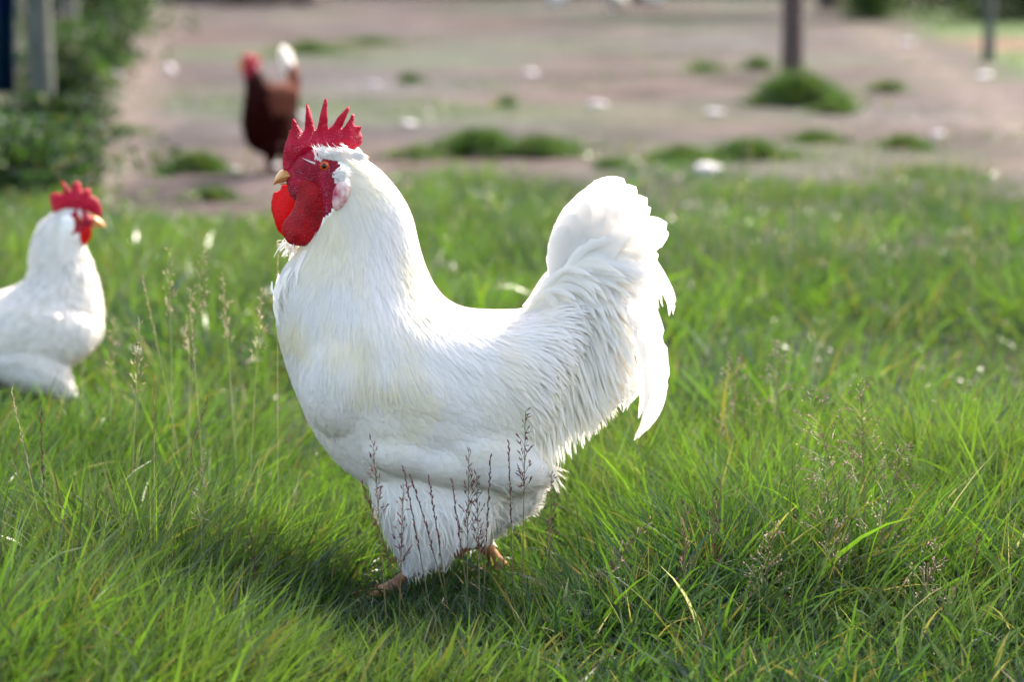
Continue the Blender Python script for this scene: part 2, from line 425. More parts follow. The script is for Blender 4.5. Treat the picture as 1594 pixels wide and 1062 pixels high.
for k in ('skin', 'face', 'shank'): me.materials.append(M[k])
rc = Vector((P(690, 900, Y0).x, Y0, 0))
rooster = empty('rooster', rc, 'large white rooster with tall red comb and wattles standing in profile in the foreground grass', 'rooster')
body = bpy.data.objects.new('body', me); link(body, rooster); me.transform(Matrix.Translation(-rc))
me_w = me.copy(); me_w.transform(Matrix.Translation(rc))                     # world-space copy for feather laying

flow = flow_of([ # px, dir(px), length, width, lift
 (560,245, .8,.45, .030,.0035,.0012),(600,275, .55,.8, .035,.0035,.0015),(545,300, .35,1, .035,.0035,.0015),(560,360, .1,1, .05,.0045,.002),
 (620,350, .35,1, .05,.0045,.002),(480,400, -.35,1, .04,.004,.0015),(440,450, -.18,1, .05,.006,.002),(520,460, -.02,1, .07,.006,.0025),
 (620,440, .25,1, .07,.006,.0025),(670,455, .6,1, .06,.006,.002),(560,530, .08,1, .07,.007,.003),(680,520, .6,.9, .06,.007,.002),
 (450,530, .05,1, .035,.014,.002),(470,600, .25,1, .026,.018,.002),(510,680, .5,1, .026,.018,.002),(560,740, .7,.9, .026,.018,.002),
 (560,620, .35,1, .028,.018,.002),(620,700, .8,.7, .028,.018,.002),(640,610, .75,.7, .045,.018,.002),(720,640, .75,.65, .05,.018,.002),
 (720,720, .9,.5, .034,.02,.002),(800,740, .95,.1, .034,.02,.002),(750,505, .9,.45, .06,.007,.002),(800,560, .8,.75, .07,.007,.002),
 (850,520, .75,.7, .07,.008,.002),(860,620, .45,1, .075,.008,.002),(820,660, .5,1, .075,.008,.002),
 (640,820, .15,1, .022,.014,.0015),(600,800, .3,1, .022,.014,.0015),(740,800, -.1,1, .022,.014,.0015),(690,850, -.1,1, .02,.01,.0015)])
bare = [(430,262),(445,230),(475,220),(500,232),(524,243),(538,262),(546,276),(547,292),(536,310),(520,326),(506,342),(496,360),(465,345),(436,315)]
def hackle_zone(u, v):    # cape edge runs from the breast up to the back
    return v < np.interp(u, [420, 470, 520, 580, 640, 680, 720, 760], [480, 505, 535, 550, 545, 525, 495, 470])
def saddle_zone(u, v): return v < np.interp(u, [700, 740, 780, 820, 860, 900], [480, 540, 610, 665, 690, 690]) and u > 705
def legz(u, v): return v > (874 if u < 705 else 830)
fe = plumage(me_w, 15000, lambda u, v, p: not inpoly(u, v, bare) and not legz(u, v) and not hackle_zone(u, v), flow, 'round',
             lambda u, v: white(u, v, .25+1.5*math.exp(-((u-670)/75)**2-((v-625)/50)**2)), K=6, camber=.1, jit=.12)
fe.build('body_feathers', M['feather'], rooster, rc)
fe = plumage(me_w, 9000, lambda u, v, p: v > 742 and not legz(u, v+6), lambda u, v: (flow(u, v)[0], np.array([.030, .0035, .0055])), 'lance',
             lambda u, v: white(cream=.3), K=6, camber=.1, jit=.34, hang=.35)
fe.build('thigh_fluff', M['feather'], rooster, rc)
def wide(f, w_): return lambda u, v: (f(u, v)[0], np.array([f(u, v)[1][0], w_, f(u, v)[1][2]]))
fe = plumage(me_w, 38000, lambda u, v, p: hackle_zone(u, v) and not inpoly(u, v, bare), wide(flow, .0085), 'lance',
             lambda u, v: white(u, v, 1.15), K=9, camber=.05, jit=.05, base_lift=.0015, ex=(.65, 1.1))
fe.build('hackle_feathers', M['feather'], rooster, rc)
fe = plumage(me_w, 48000, lambda u, v, p: saddle_zone(u, v), wide(flow, .010), 'lance',
             lambda u, v: white(u, v, .9), K=9, hang=.4, camber=.05, jit=.05, base_lift=.001, ex=(.6, 1.1))
fe.build('saddle_feathers', M['feather'], rooster, rc)
# long saddle hackles drooping beside the rump, both sides
for s in (-1, 1):
    fe = Fe()
    for i in range(420):
        u0 = random.uniform(770, 900); v0 = random.uniform(500, 600); L = random.uniform(90, 165)
        tx = u0+random.uniform(5, 60)+(u0-770)*.28; ty = min(v0+L, 738-max(0, tx-860)*.95)+random.uniform(-30, 8)
        yo = s*(.075-.055*abs((u0-770)/150)**1.5)+random.gauss(0, .006)
        plume(fe, [(u0, v0), ((u0*.45+tx*.55)+8, v0+(ty-v0)*.4), (tx, ty)], Y0, random.uniform(.004, .008), white(cream=.9), 'lance', (yo*.4, yo+s*.004), 12, random.gauss(0, .3), .08)
    fe.build('rump_hackles', M['feather'], rooster, rc)
# tail: upright main feathers
tipx = [(880,350,32),(894,329,38),(912,310,46),(939,293,56),(970,278,62),(990,291,62),(1006,309,60),(1012,322,52),(1038,346,58),(1043,360,50),(1024,392,50),(1019,420,46)]
base = (852, 478)
for i, (tx, ty, wd) in enumerate(tipx*2):
    j = i % len(tipx); s = -1 if i < len(tipx) else 1
    fe = Fe(); f = j/(len(tipx)-1)
    bx, by = 862+16*f, 470+22*f
    # tip end pulled inside the outline so the rounded end meets it
    c1 = (bx+(tx-bx)*.25+2*(1-f), by+(ty-by)*.42); c2 = (bx+(tx-bx)*.6, by+(ty-by)*.76)
    plume(fe, [(bx, by), c1, c2, (tx+random.uniform(-3, 2), ty+random.uniform(-1, 5))], Y0, wd/1344*1.25, white(cream=.12), 'broad', (s*.008, s*(.012+.022*(1-abs(f-.5)))), 34, s*.2+random.gauss(0, .1), .025, .12, .07)
    fe.build('tail_feather', M['plume'], rooster, rc)
# sickles: arch over and hang
sick = [[(862,470),(905,415),(975,425),(1015,500),(1029,580),(1022,640),(993,684)],
        [(858,478),(900,430),(958,445),(1000,520),(1010,600),(1000,650)],
        [(858,460),(912,385),(985,378),(1022,420),(1046,462),(1048,490)],
        [(866,490),(930,450),(985,500),(1018,560),(1028,612)],
        [(860,500),(915,475),(965,530),(985,590),(976,640)],
        [(856,470),(900,408),(970,402),(1012,450),(1024,520)],
        [(862,500),(905,500),(945,560),(960,620),(938,655)],
        [(860,470),(920,400),(990,398),(1020,440),(1032,478)],
        [(860,482),(940,440),(1000,490),(1024,560),(1028,600),(1012,655),(994,678)]]
for i, c in enumerate(sick):
    for s in (-1, 1):
        fe = Fe(); o = 0 if s < 0 else 6
        plume(fe, [(x-o, y+o*.3) for x, y in c], Y0, [.030, .028, .018, .026, .022, .026, .018, .015, .030][i], white(cream=.25), 'lance', (s*.02, s*(.045-.003*i)), 40, s*.3+random.gauss(0, .15), .03, .2, .12)
        fe.build('sickle_feather', M['plume'], rooster, rc)
# tail coverts: many narrow curved strands
fe = Fe()
for i in range(330):
    a = random.random(); s = random.choice((-1, 1))
    bx, by = 815+65*random.random(), 470+55*a
    reach = random.uniform(80, 165)*(1-.3*a); drop = random.uniform(-50, 20)+a*120
    ex = bx+reach; ey = by-20+drop
    mx_, my_ = bx+reach*.45, by-random.uniform(25, 50)*(1-.7*a)-12+drop*.12
    yo = s*(.048-.014*random.random())
    plume(fe, [(bx, by), (mx_, my_), (ex-reach*.18, (my_+ey)/2-4), (ex, ey)], Y0, random.uniform(.008, .016), white(cream=.6), 'lance', (yo*.35, yo), 16, s*random.uniform(0, .3), .06, .15)
fe.build('tail_coverts', M['feather'], rooster, rc)
fe = Fe()
for i in range(90):      # ragged strands hanging below the tail
    s = random.choice((-1, 1)); x = random.uniform(885, 990); y = 560+random.uniform(-30, 40)
    ex = x+random.uniform(-12, 18); ey = min(y+random.uniform(50, 110), 738-(ex-860)*.95+random.uniform(-8, 10))
    if ey < y+20: continue
    plume(fe, [(x-30, y-60), (x-4, y-14), (x+6, (y+ey)/2), (ex, ey)], Y0, random.uniform(.005, .011), white(cream=.6), 'lance', (s*.03, s*random.uniform(.01, .04)), 14, random.gauss(0, .6), .14)
fe.build('under_tail_feathers', M['feather'], rooster, rc)

# comb
Z = lambda pts, ox=380, oy=130, k=3.54: [(ox+x/k, oy+y/k) for x, y in pts]
comb_poly = Z([(216,474),(211,440),(214,400),(222,350),(236,305),(246,270),(247,254),(258,256),(262,225),(264,200),(272,192),(286,208),(300,236),(316,256),(326,262),(334,250),(337,190),(341,125),(347,112),(355,120),(372,180),(386,236),(396,250),(404,244),(414,190),(432,120),(441,90),(450,82),(458,94),(460,170),(462,240),(470,246),(490,226),(510,195),(545,152),(568,130),(580,127),(582,140),(562,185),(544,228),(540,244),(556,232),(580,196),(592,170),(603,168),(608,185),(606,225),(618,234),(641,232),(645,245),(640,262),(650,290),(647,328),(622,352),(590,370),(560,372),(535,360),(500,395),(440,410),(380,430),(330,460),(280,488),(240,486)])
def cw(u, v): return .0022*math.sin(u*.09+1)+.0016*math.sin(v*.13)+(u-500)*2e-5
bm = slab(comb_poly, Y0, .019, 2.6, .75, 26, cw, .25, smooth_outline=True)
bm_obj('comb', bm, M['comb'], rooster, rc)
w1 = Z([(318,512),(300,550),(292,600),(284,645),(262,705),(226,750),(208,792),(212,832),(246,880),(290,893),(342,896),(382,882),(424,842),(458,786),(482,728),(490,690),(478,640),(446,600),(410,560),(360,525)])
bm = slab(w1, Y0, .012, 3, .5, 16, lambda u, v: -.019+.0025*math.sin(u*.12+v*.05)+(v-330)*-.00004, .3)
bm_obj('wattle', bm, M['wattle'], rooster, rc)
w2 = Z([(212,556),(254,552),(290,570),(320,620),(320,700),(290,780),(240,850),(212,838),(184,808),(165,750),(149,692),(152,640),(163,604),(190,592)])
bm = slab(w2, Y0, .008, 3, .5, 14, lambda u, v: .016+.002*math.sin(u*.1+v*.07), .3)
bm_obj('wattle', bm, M['wattle_far'], rooster, rc)
el = Z([(520,540),(548,534),(578,545),(586,580),(576,630),(550,672),(524,694),(500,698),(486,670),(486,625),(498,575)])
for s in (-1, 1):
    bm = slab(el, Y0, .011, 2.2, .5, 8, lambda u, v, s=s: s*(.034)+.0008*math.sin(u*.8), .3); bm_obj('earlobe', bm, M['earlobe'], rooster, rc)
# beak
def beakpart(name, poly, th, y=0):
    bm = slab(poly, Y0, th, 1.6, .6, 7, None, 0); bm_obj(name, bm, M['beak'], rooster, rc)
beakpart('upper_beak', Z([(163,562),(166,535),(176,508),(192,486),(212,473),(236,478),(262,490),(300,505),(322,516),(300,530),(262,530),(226,542),(192,549),(176,553)]), .020)
beakpart('lower_beak', Z([(190,552),(226,546),(262,534),(300,532),(296,548),(256,556),(215,558)]), .015)
for s in (-1, 1):
    bm = bmesh.new(); blob(bm, P(459, 270.5, Y0+s*.009), (.0028, .0016, .0010), Matrix.Rotation(.25, 4, 'Y'), 10); bm_obj('nostril', bm, M['dark'], rooster, rc)
    c = P(505.2, 257.6, Y0+s*.0185)
    bm = bmesh.new(); blob(bm, c, (.0068, .0066, .0068), None, 24); eye = bm_obj('eye', bm, M['iris'], rooster, rc)
    bm = bmesh.new(); blob(bm, c+Vector((0, s*.0036, 0)), (.0037, .0037, .0037), None, 20); bm_obj('pupil', bm, M['pupil'], eye, rc)
    bm = bmesh.new()      # fleshy eyelid ring
    ring = [c+Vector((math.cos(a)*.0072, s*.0022-s*.0012*abs(math.cos(a)), math.sin(a)*.0060)) for a in np.linspace(0, 2*math.pi, 25)]
    tube(bm, ring, [.0019]*25, 8); bm_obj('eyelid', bm, M['face'], rooster, rc)
# little feathers: brow tuft, ear tuft, chin
for s in (-1, 1):
    fe = Fe()
    for i in range(75):
        f = .08+.92*random.random()**.8
        b = (485+60*f+random.gauss(0, 2), 247-13*f+random.gauss(0, 2)+6*(f < .3)); L = random.uniform(14, 30)*(1.05-.45*f)
        an = math.radians(random.gauss(118+40*f, 16)); an2 = an+random.gauss(0, .15)
        m_ = (b[0]+math.cos(an)*L*.5, b[1]-math.sin(an)*L*.5); e = (m_[0]+math.cos(an2)*L*.5, m_[1]-math.sin(an2)*L*.5)
        plume(fe, [b, m_, e], Y0, random.uniform(.0009, .0022), white(cream=.1), 'hair', (s*.022, s*random.uniform(.012, .024)), 7, random.gauss(0, .4), .05)
    for i in range(230):
        f = random.random(); b = (498+62*f+random.gauss(0, 2), 243-8*f+6*f*f+random.gauss(0, 3.5)); L = random.uniform(10, 20); an = math.radians(random.gauss(-10-26*f, 8))
        e = (b[0]+math.cos(an)*L, b[1]-math.sin(an)*L); plume(fe, [b, ((b[0]+e[0])/2, (b[1]+e[1])/2-1.5), e], Y0, random.uniform(.0014, .003), white(cream=.15), 'hair', (s*.0185, s*.021), 6, 0, .05)
    fe.build('brow_feathers', M['feather'], rooster, rc)
    fe = Fe()
    for i in range(120):
        b = (524+random.gauss(0, 3.5), 273+random.gauss(0, 4)); L = random.uniform(10, 22); an = math.radians(random.gauss(-18, 22))
        e = (b[0]+math.cos(an)*L, b[1]-math.sin(an)*L)
        plume(fe, [b, ((b[0]+e[0])/2, (b[1]+e[1])/2-1.5), e], Y0, random.uniform(.0012, .0028), white(cream=.05)*.98, 'hair', (s*.030, s*.0375), 6, 0, .05)
    fe.build('ear_tuft', M['feather'], rooster, rc)
fe = Fe()
for i in range(60):
    b = (462+random.gauss(0, 8), 372+random.gauss(0, 5)); e = (446+random.gauss(0, 10)+(b[0]-462)*.5, 392+random.gauss(0, 10))
    plume(fe, [b, ((b[0]+e[0])/2-1, (b[1]+e[1])/2), e], Y0, random.uniform(.002, .004), white(cream=.5), 'lance', (0, random.gauss(0, .015)), 7, random.gauss(0, .5), .05)
for i in range(520):
    a = random.random(); b = (496-56*a+random.gauss(0, 6), 390+60*a+random.gauss(0, 8)); L = random.uniform(30, 58)
    if b[1] < 389: continue
    e = (b[0]-14*(1-a)-4+random.gauss(0, 4), b[1]+L); e = (max(e[0], 433+random.gauss(0, 1.5)), e[1])
    yo = random.uniform(-.05, .05)
    plume(fe, [b, ((b[0]+e[0])/2-5, (b[1]+e[1])/2), e], Y0, random.uniform(.003, .006), white(cream=.5), 'lance', (yo*.7, yo), 9, random.gauss(0, .5), .08)
fe.build('throat_feathers', M['feather'], rooster, rc)

# ------------------------------------------------------------ white hen at the left
Y1 = 3.95
K1 = Y1/FOC                      # metres per px there
rings = [[((130,328),(90,330),.012),((134,352),(64,350),.022),((131,388),(50,388),.031),((144,425),(46,434),.042),((155,480),(14,455),.060),
 ((150,530),(-40,466),.073),((100,572),(-90,470),.078),((30,600),(-140,470),.074),((-50,602),(-180,462),.06),((-130,570),(-210,448),.04),((-190,505),(-226,448),.02)],
 [((92,545),(-40,560),.04,-.045),((104,575),(20,600),.036,-.05),((112,600),(72,616),.020,-.05),((116,615),(96,622),.011,-.05)],
 [((40,560),(-60,560),.04,.045),((20,600),(-60,600),.032,.05),((-20,625),(-55,625),.014,.05)]]
def hex_(bm):
    blob(bm, P(116, 342, Y1), (.027, .019, .023)); blob(bm, P(138, 345, Y1), (.015, .009, .010)); blob(bm, P(50, 520, Y1-.045), (.10, .035, .055)); blob(bm, P(50, 520, Y1+.045), (.10, .035, .055))
    a = P(126, 648, Y1-.05); a.z = .02; foot(bm, P(108, 615, Y1-.05), a, .008, .0065, [(.06, 0), (.045, -.035), (.045, .035), (-.025, 0)])
    a = P(-60, 652, Y1+.05); a.z = .02; foot(bm, P(-38, 622, Y1+.05), a, .008, .0065, [(.06, 0), (.045, -.035), (.045, .035), (-.025, 0)])
me = body_mesh(rings, Y1, hex_, .0032, 5)
fp = [(96,326),(150,322),(156,345),(150,356),(132,362),(112,366),(96,352)]
assign(me, fp, lambda u: 614 if u > 0 else 622); me.name = 'body'
for k in ('skin', 'face', 'shank'): me.materials.append(M[k])
hc = Vector((P(40, 600, Y1).x, Y1, 0))
hen = empty('hen', hc, 'white hen with a red comb walking in from the left edge behind the rooster', 'hen', 'white hens of the flock')
me_w = me.copy(); link(bpy.data.objects.new('body', me), hen); me.transform(Matrix.Translation(-hc))
flow = flow_of([(80,335,-.5,1,.03,.007,.0015),(60,380,-.1,1,.035,.007,.002),(110,400,.15,1,.035,.007,.002),(40,430,-.6,1,.04,.008,.002),(90,450,-.05,1,.04,.01,.002),
 (140,470,.05,1,.03,.014,.002),(140,530,-.4,1,.026,.018,.002),(60,530,-.9,.45,.05,.02,.002),(0,480,-.9,.4,.05,.014,.002),(-100,500,-.9,.3,.06,.014,.002),(0,590,-1,.1,.03,.018,.002),(-180,480,-1,0,.05,.012,.002),(90,590,-.2,1,.02,.01,.0015)])
fe = plumage(me_w, 14000, lambda u, v, p: not inpoly(u, v, fp) and v < (610 if u > 60 else 618), lambda u, v: (flow(u, v)[0], flow(u, v)[1]*np.array([1.15, 1.1, 3.0])), 'round', lambda u, v: white(cream=.4)*random.uniform(.9, 1), K=6, camber=.15, jit=.2)
fe.build('body_feathers', M['feather'], hen, hc)
for s in (-1, 1):       # folded wing
    fe = Fe()
    for i in range(16):
        f = i/15; plume(fe, [(95-60*f, 492+40*f), (20-50*f, 500+62*f), (-70-40*f, 500+50*f)], Y1, .022, white(cream=.15), 'lance', (s*.080, s*.070), 14, s*.05, .03)
    fe.build('wing', M['feather'], hen, hc)
for i in range(12):
    f = (i % 6)/5; s = -1 if i < 6 else 1; fe = Fe()
    plume(fe, [(-185, 480), (-235-10*f, 440-30*(1-f)), (-262-40*f, 375+50*f)], Y1, .045, white(cream=.1), 'broad', (s*.01, s*(.02+.02*f)), 14, s*.3, .04)
    fe.build('tail_feather', M['plume'], hen, hc)
cp = [(84,333),(79,318),(78,303),(88,300),(98,300),(96,288),(95,282),(103,287),(110,297),(113,288),(120,282),(125,287),(128,297),(134,293),(141,296),(142,304),(152,310),(158,325),(157,340),(148,334),(130,330),(110,328),(98,330),(90,338)]
bm_obj('comb', slab(cp, Y1, .012, 3, .6, 12, lambda u, v: -.006+.003*math.sin(u*.1), .2), M['comb'], hen, hc)
for s in (-1, 1):
    bm_obj('wattle', slab([(118,362),(132,352),(142,354),(141,370),(130,384),(120,388),(110,378),(108,366)], Y1, .007, 3, .5, 8, lambda u, v, s=s: s*.011, .2), M['wattle_far'], hen, hc)
    bm_obj('earlobe', slab([(104,334),(114,340),(116,352),(112,364),(104,366),(95,358),(93,345),(97,337)], Y1, .008, 3, .5, 8, lambda u, v, s=s: s*.021, .1), M['ear_white'], hen, hc)
    bm = bmesh.new(); blob(bm, P(123, 341, Y1+s*.0165), (.005, .005, .005)); e = bm_obj('eye', bm, M['iris'], hen, hc)
    bm = bmesh.new(); blob(bm, P(123, 341, Y1+s*.0195), (.0026, .0026, .0026)); bm_obj('pupil', bm, M['pupil'], e, hc)
bm_obj('beak', slab([(140,342),(146,336),(154,340),(161,347),(164,354),(157,353),(148,355),(140,354)], Y1, .014, 2.5, .6, 6, None, 0), M['beak'], hen, hc)

def copy_tree(o, parent=None):
    c = o.copy(); COL.objects.link(c)
    if parent is not None: c.parent = parent
    for ch in list(o.children): copy_tree(ch, c)
    return c
for px, D, rz, lb in [(962, 31.5, 1.2, 'brightest distant white hen on the bare earth at the top edge'), (862, 33.5, 2.6, 'distant white hen at the top edge to the left of the brighter one'),
                  (1022, 34.5, -.6, 'distant white hen at the top edge just right of the brightest one')]:
    c = copy_tree(hen); c.location = ((px-797)/FOC*D, D, 0); c.rotation_euler = (0, 0, rz); c.scale = (1.25,)*3 if px == 962 else (1, 1, 1); c['label'] = lb

# ------------------------------------------------------------ brown hen
Y2 = 8.25
rings = [[((380,92),(398,92),.015,-.05),((378,108),(408,110),.025,-.05),((382,132),(420,127),.036,-.05),((379,165),(440,130),.053,-.05),((377,195),(457,132),.068,-.03),
 ((388,228),(462,142),.075,0),((422,242),(464,150),.07,.03),((452,228),(465,120),.052,.08),((464,180),(455,100),.03,.12)],
 [((405,225),(445,225),.035,-.03),((412,243),(432,243),.018,-.03),((417,250),(427,250),.010,-.03)], [((425,225),(462,222),.035,.05),((436,240),(452,240),.018,.05),((440,246),(449,246),.010,.05)]]
def bex(bm):
    blob(bm, P(388, 96, Y2-.05), (.025, .02, .022))
    a = P(420, 265, Y2-.03); a.z = .02; foot(bm, P(422, 250, Y2-.03), a, .009, .007, [(-.06, -.01), (-.04, -.04), (-.045, .03), (.03, 0)])
    a = P(444, 262, Y2+.05); a.z = .02; foot(bm, P(445, 246, Y2+.05), a, .009, .007, [(-.06, -.01), (-.04, -.04), (-.045, .03), (.03, 0)])
me = body_mesh(rings, Y2, bex, .005, 4)
fp = [(370,85),(402,85),(404,104),(390,118),(374,115)]
assign(me, fp, lambda u: 251); me.name = 'body'
M['brown_skin'] = solid_mat('brown_down', (.02, .003, .001), (.03, .004, .002), 60, .8, .3)
for k in ('brown_skin', 'face', 'shank'): me.materials.append(M[k])
bc = Vector((P(425, 265, Y2).x, Y2, 0))
bh = empty('hen', bc, 'dark reddish brown hen with a raised white tail on the bare earth behind the rooster', 'hen')
me_w = me.copy(); link(bpy.data.objects.new('body', me), bh); me.transform(Matrix.Translation(-bc))
flow = flow_of([(400,120,.1,1,.05,.01,.002),(400,180,.2,1,.05,.02,.003),(440,150,.6,.7,.06,.02,.003),(430,220,.6,.6,.05,.02,.003),(460,150,.3,-1,.06,.02,.003)])
def brown(u, v):
    k = random.uniform(.7, 1.3)
    if u > 414 and v < 160: return np.array([.22, .075, .05])*k  # sunlit back paler, shaded front near black: light put into feather colour
    return np.array([.030, .0022, .0008])*k
fe = plumage(me_w, 5000, lambda u, v, p: not inpoly(u, v, fp) and v < 248, flow, 'round', brown, K=5, camber=.15)
fe.build('body_feathers', M['feather'], bh, bc)
for i in range(8):
    fe = Fe(); f = i/7; s = -1 if i % 2 else 1
    plume(fe, [(451+2*f, 120), (446+4*f, 98), (438+6*f, 70+8*abs(f-.4))] if f < .8 else [(452, 150), (455, 120), (456, 100)], Y2, .04, white()*.98 if f < .8 else np.array([.4, .16, .09]), 'broad', (.12, .13+s*.02*f), 12, s*.1, .05)
    fe.build('tail_feather', M['plume'], bh, bc)
bm_obj('comb', slab([(378,100),(376,88),(381,82),(386,87),(391,82),(397,87),(404,88),(405,97),(396,96),(388,99)], Y2, .016, 3, .6, 6, lambda u, v: -.05, .1), M['comb'], bh, bc)
bm_obj('wattle', slab([(378,108),(388,108),(389,118),(383,124),(377,118)], Y2, .014, 3, .6, 6, lambda u, v: -.065, .1), M['comb'], bh, bc)
bm_obj('beak', slab([(366,104),(372,98),(380,98),(380,107),(370,107)], Y2, .014, 2.5, .6, 6, lambda u, v: -.05, 0), M['beak'], bh, bc)
bm = bmesh.new(); blob(bm, P(384, 100, Y2-.068), (.006, .005, .006)); bm_obj('eye', bm, M['iris'], bh, bc)

# ------------------------------------------------------------ ground
BND = ([-400, 0, 60, 100, 200, 300, 420, 520, 620, 720, 900, 1000, 1100, 1250, 1400, 1500, 1594, 2000],
       [210, 250, 265, 318, 330, 352, 348, 322, 302, 290, 288, 288, 288, 284, 280, 290, 310, 330])
def fnoise(x, y, s, seed=0):
    return noise.noise(Vector((x*s+seed*13.7, y*s-seed*7.1, seed*3.3)))
def lush(x, y):
    """1 in the long grass, 0 on the bare earth"""
    if y < 1.2: return 1.0
    u, v = UVg(x, y); e = v-np.interp(u, *BND)+75*fnoise(x, y, 1.3)+40*fnoise(x, y, 4, 2)
    return float(np.clip(e/50+.5, 0, 1))
def far_right(x, y):
    if y < 8: return 0
    u, v = UVg(x, y); e = u-np.interp(v, [-60, 20, 60, 100, 130, 180], [1380, 1392, 1450, 1545, 1640, 1800])+26*fnoise(x, y, .9, 5)
    return float(np.clip(e/40, 0, 1))
def hgt(x, y):
    near = np.clip((9-y)/3, 0, 1)
    h = (.030*fnoise(x, y, 1.7, 1)+.016*fnoise(x, y, 4.3, 4))*near + .02*fnoise(x, y, .9, 8)*(1-near)
    for bx, by in ((rc.x, rc.y), (hc.x, hc.y), (bc.x, bc.y)):
        h *= min(1, max(0, (math.hypot(x-bx, y-by)-.2)/.3))
    return h
ys = np.concatenate([np.linspace(-6, 1.5, 16), np.geomspace(1.6, 60, 150), [90, 200, 400]])
nx = 150; V = []; Cc = []
for y in ys:
    hw = 5+abs(y)*.75 if y < 60 else 300
    for i in range(nx):
        t = i/(nx-1)*2-1; x = hw*(t*.6+.4*t**3); V.append((x, y, hgt(x, y) if y < 60 else 0))
        lu = lush(x, y) if 0 < y < 40 else 1.0; fr = far_right(x, y) if y < 60 else 0
        path = 0; u, v = UVg(x, max(y, 1))
        if y > 6 and y < 60:
            l = np.interp(v, [-40, 20, 60, 120, 200, 260], [250, 228, 205, 185, 130, 60]); r = np.interp(v, [-40, 20, 60, 120, 200, 260], [300, 285, 270, 262, 250, 200])
            path = max(path, np.clip(min(u-l, r-u)/25+.3, 0, 1))
            ed = np.interp(v, [-60, 20, 60, 100, 140, 200, 300], [1340, 1370, 1420, 1490, 1560, 1660, 1800])
            path = max(path, np.clip(1-abs(u-ed+40+0*v)/(45+v*.35), 0, 1)*.9)
        n1 = fnoise(x, y, .8, 3)*.5+.5+.3*fnoise(x, y, 3, 9)
        n2 = fnoise(x, y, 2.1, 17)+.5*fnoise(x, y, 5.5, 18); dirt = np.array([.043, .032, .033])*(.4+1.05*n1)*(1+.75*n2); dirt = dirt*(1+np.array([.10, -.04, -.10])*fnoise(x, y, .7, 19)*2)
        dirt = dirt*(1-path)+np.array([.076, .059, .054])*(1+.3*n2)*path
        sparse = np.clip((fnoise(x, y, .55, 11)+.25*fnoise(x, y, 3, 12))*2.4+.05*(v > 170)-.1, 0, 1)*.5*(1-path)
        dirt = dirt*(1-sparse)+np.array([.025, .055, .022])*sparse
        u2 = np.clip(fnoise(x, y, .5, 15)*3, 0, 1)*fr; g = np.array([.05, .08, .03])*(1-u2)+np.array([.085, .05, .034])*u2
        dirt = dirt*(1-fr)+g*fr
        c = dirt*(1-lu)+np.array([.012, .016, .007])*lu if not fr else dirt
        Cc.append(c)
ny = len(ys); F = [(j*nx+i, j*nx+i+1, (j+1)*nx+i+1, (j+1)*nx+i) for j in range(ny-1) for i in range(nx-1)]
m, n, out = new_mat('earth'); L = n.links.new
a = N(n, 'ShaderNodeAttribute', attribute_name='col'); tc = N(n, 'ShaderNodeTexCoord')
nz = N(n, 'ShaderNodeTexNoise'); nz.inputs['Scale'].default_value = 9; nz.inputs['Detail'].default_value = 9; nz.inputs['Roughness'].default_value = .65; L(tc.outputs['Object'], nz.inputs[0])
r = ramp(n, nz.outputs[0], [(.3, (.30, .28, .26)), (.5, (.92, .92, .92)), (.72, (1.6, 1.58, 1.6))])
mx = N(n, 'ShaderNodeMix', data_type='RGBA', blend_type='MULTIPLY'); mx.inputs[0].default_value = 1; L(a.outputs['Color'], mx.inputs[6]); L(r.outputs[0], mx.inputs[7])
pr = N(n, 'ShaderNodeBsdfPrincipled'); pr.inputs['Roughness'].default_value = .95; pr.inputs['Specular IOR Level'].default_value = .1; L(mx.outputs[2], pr.inputs['Base Color'])
bp = N(n, 'ShaderNodeBump'); bp.inputs['Strength'].default_value = .7; bp.inputs['Distance'].default_value = .03; L(nz.outputs[0], bp.inputs['Height']); L(bp.outputs[0], pr.inputs['Normal']); L(pr.outputs[0], out.inputs[0])
g = mesh_np('ground', V, F, m, None, None, np.array(Cc)); g['kind'] = 'structure'

# ------------------------------------------------------------ grass
def blades(name, pos, h, wd, az, lean, bend, tw, col, nseg=5, parent=None, origin=None, mat=None):
    n_ = len(pos); t = np.linspace(0, 1, nseg+1)
    th = lean[:, None]+bend[:, None]*t[None, :]**1.3; ds = h[:, None]/nseg
    hx = np.concatenate([np.zeros((n_, 1)), np.cumsum(np.sin(th[:, :-1]*.5+th[:, 1:]*.5)*ds, 1)], 1)
    hz = np.concatenate([np.zeros((n_, 1)), np.cumsum(np.cos(th[:, :-1]*.5+th[:, 1:]*.5)*ds, 1)], 1)
    ca, sa = np.cos(az)[:, None], np.sin(az)[:, None]
    C = np.stack([pos[:, 0:1]+hx*ca, pos[:, 1:2]+hx*sa, np.maximum(pos[:, 2:3]+hz, .002)], 2)
    perp = np.stack([-sa*np.ones_like(t), ca*np.ones_like(t), np.zeros((n_, nseg+1))], 2)
    nor = np.stack([-np.cos(th)*ca, -np.cos(th)*sa, np.sin(th)], 2)
    twt = (tw[:, None]+.8*t[None, :]*np.sign(tw[:, None]))[:, :, None]
    side = perp*np.cos(twt)+nor*np.sin(twt)
    pw = (np.minimum(1, .55+t*1.5)*np.clip(1-t**2.2, .03, 1))[None, :, None]*wd[:, None, None]*.5
    V = np.stack([C-side*pw, C+side*pw], 2).reshape(-1, 3)
    b = (np.arange(n_)*(nseg+1)*2)[:, None]+np.arange(nseg)[None, :]*2
    F = np.stack([b, b+1, b+3, b+2], 2).reshape(-1, 4)
    cc = np.repeat(col, (nseg+1)*2, axis=0)
    o = mesh_np(name, V, F, mat or M['grass'], parent, origin, cc); return o
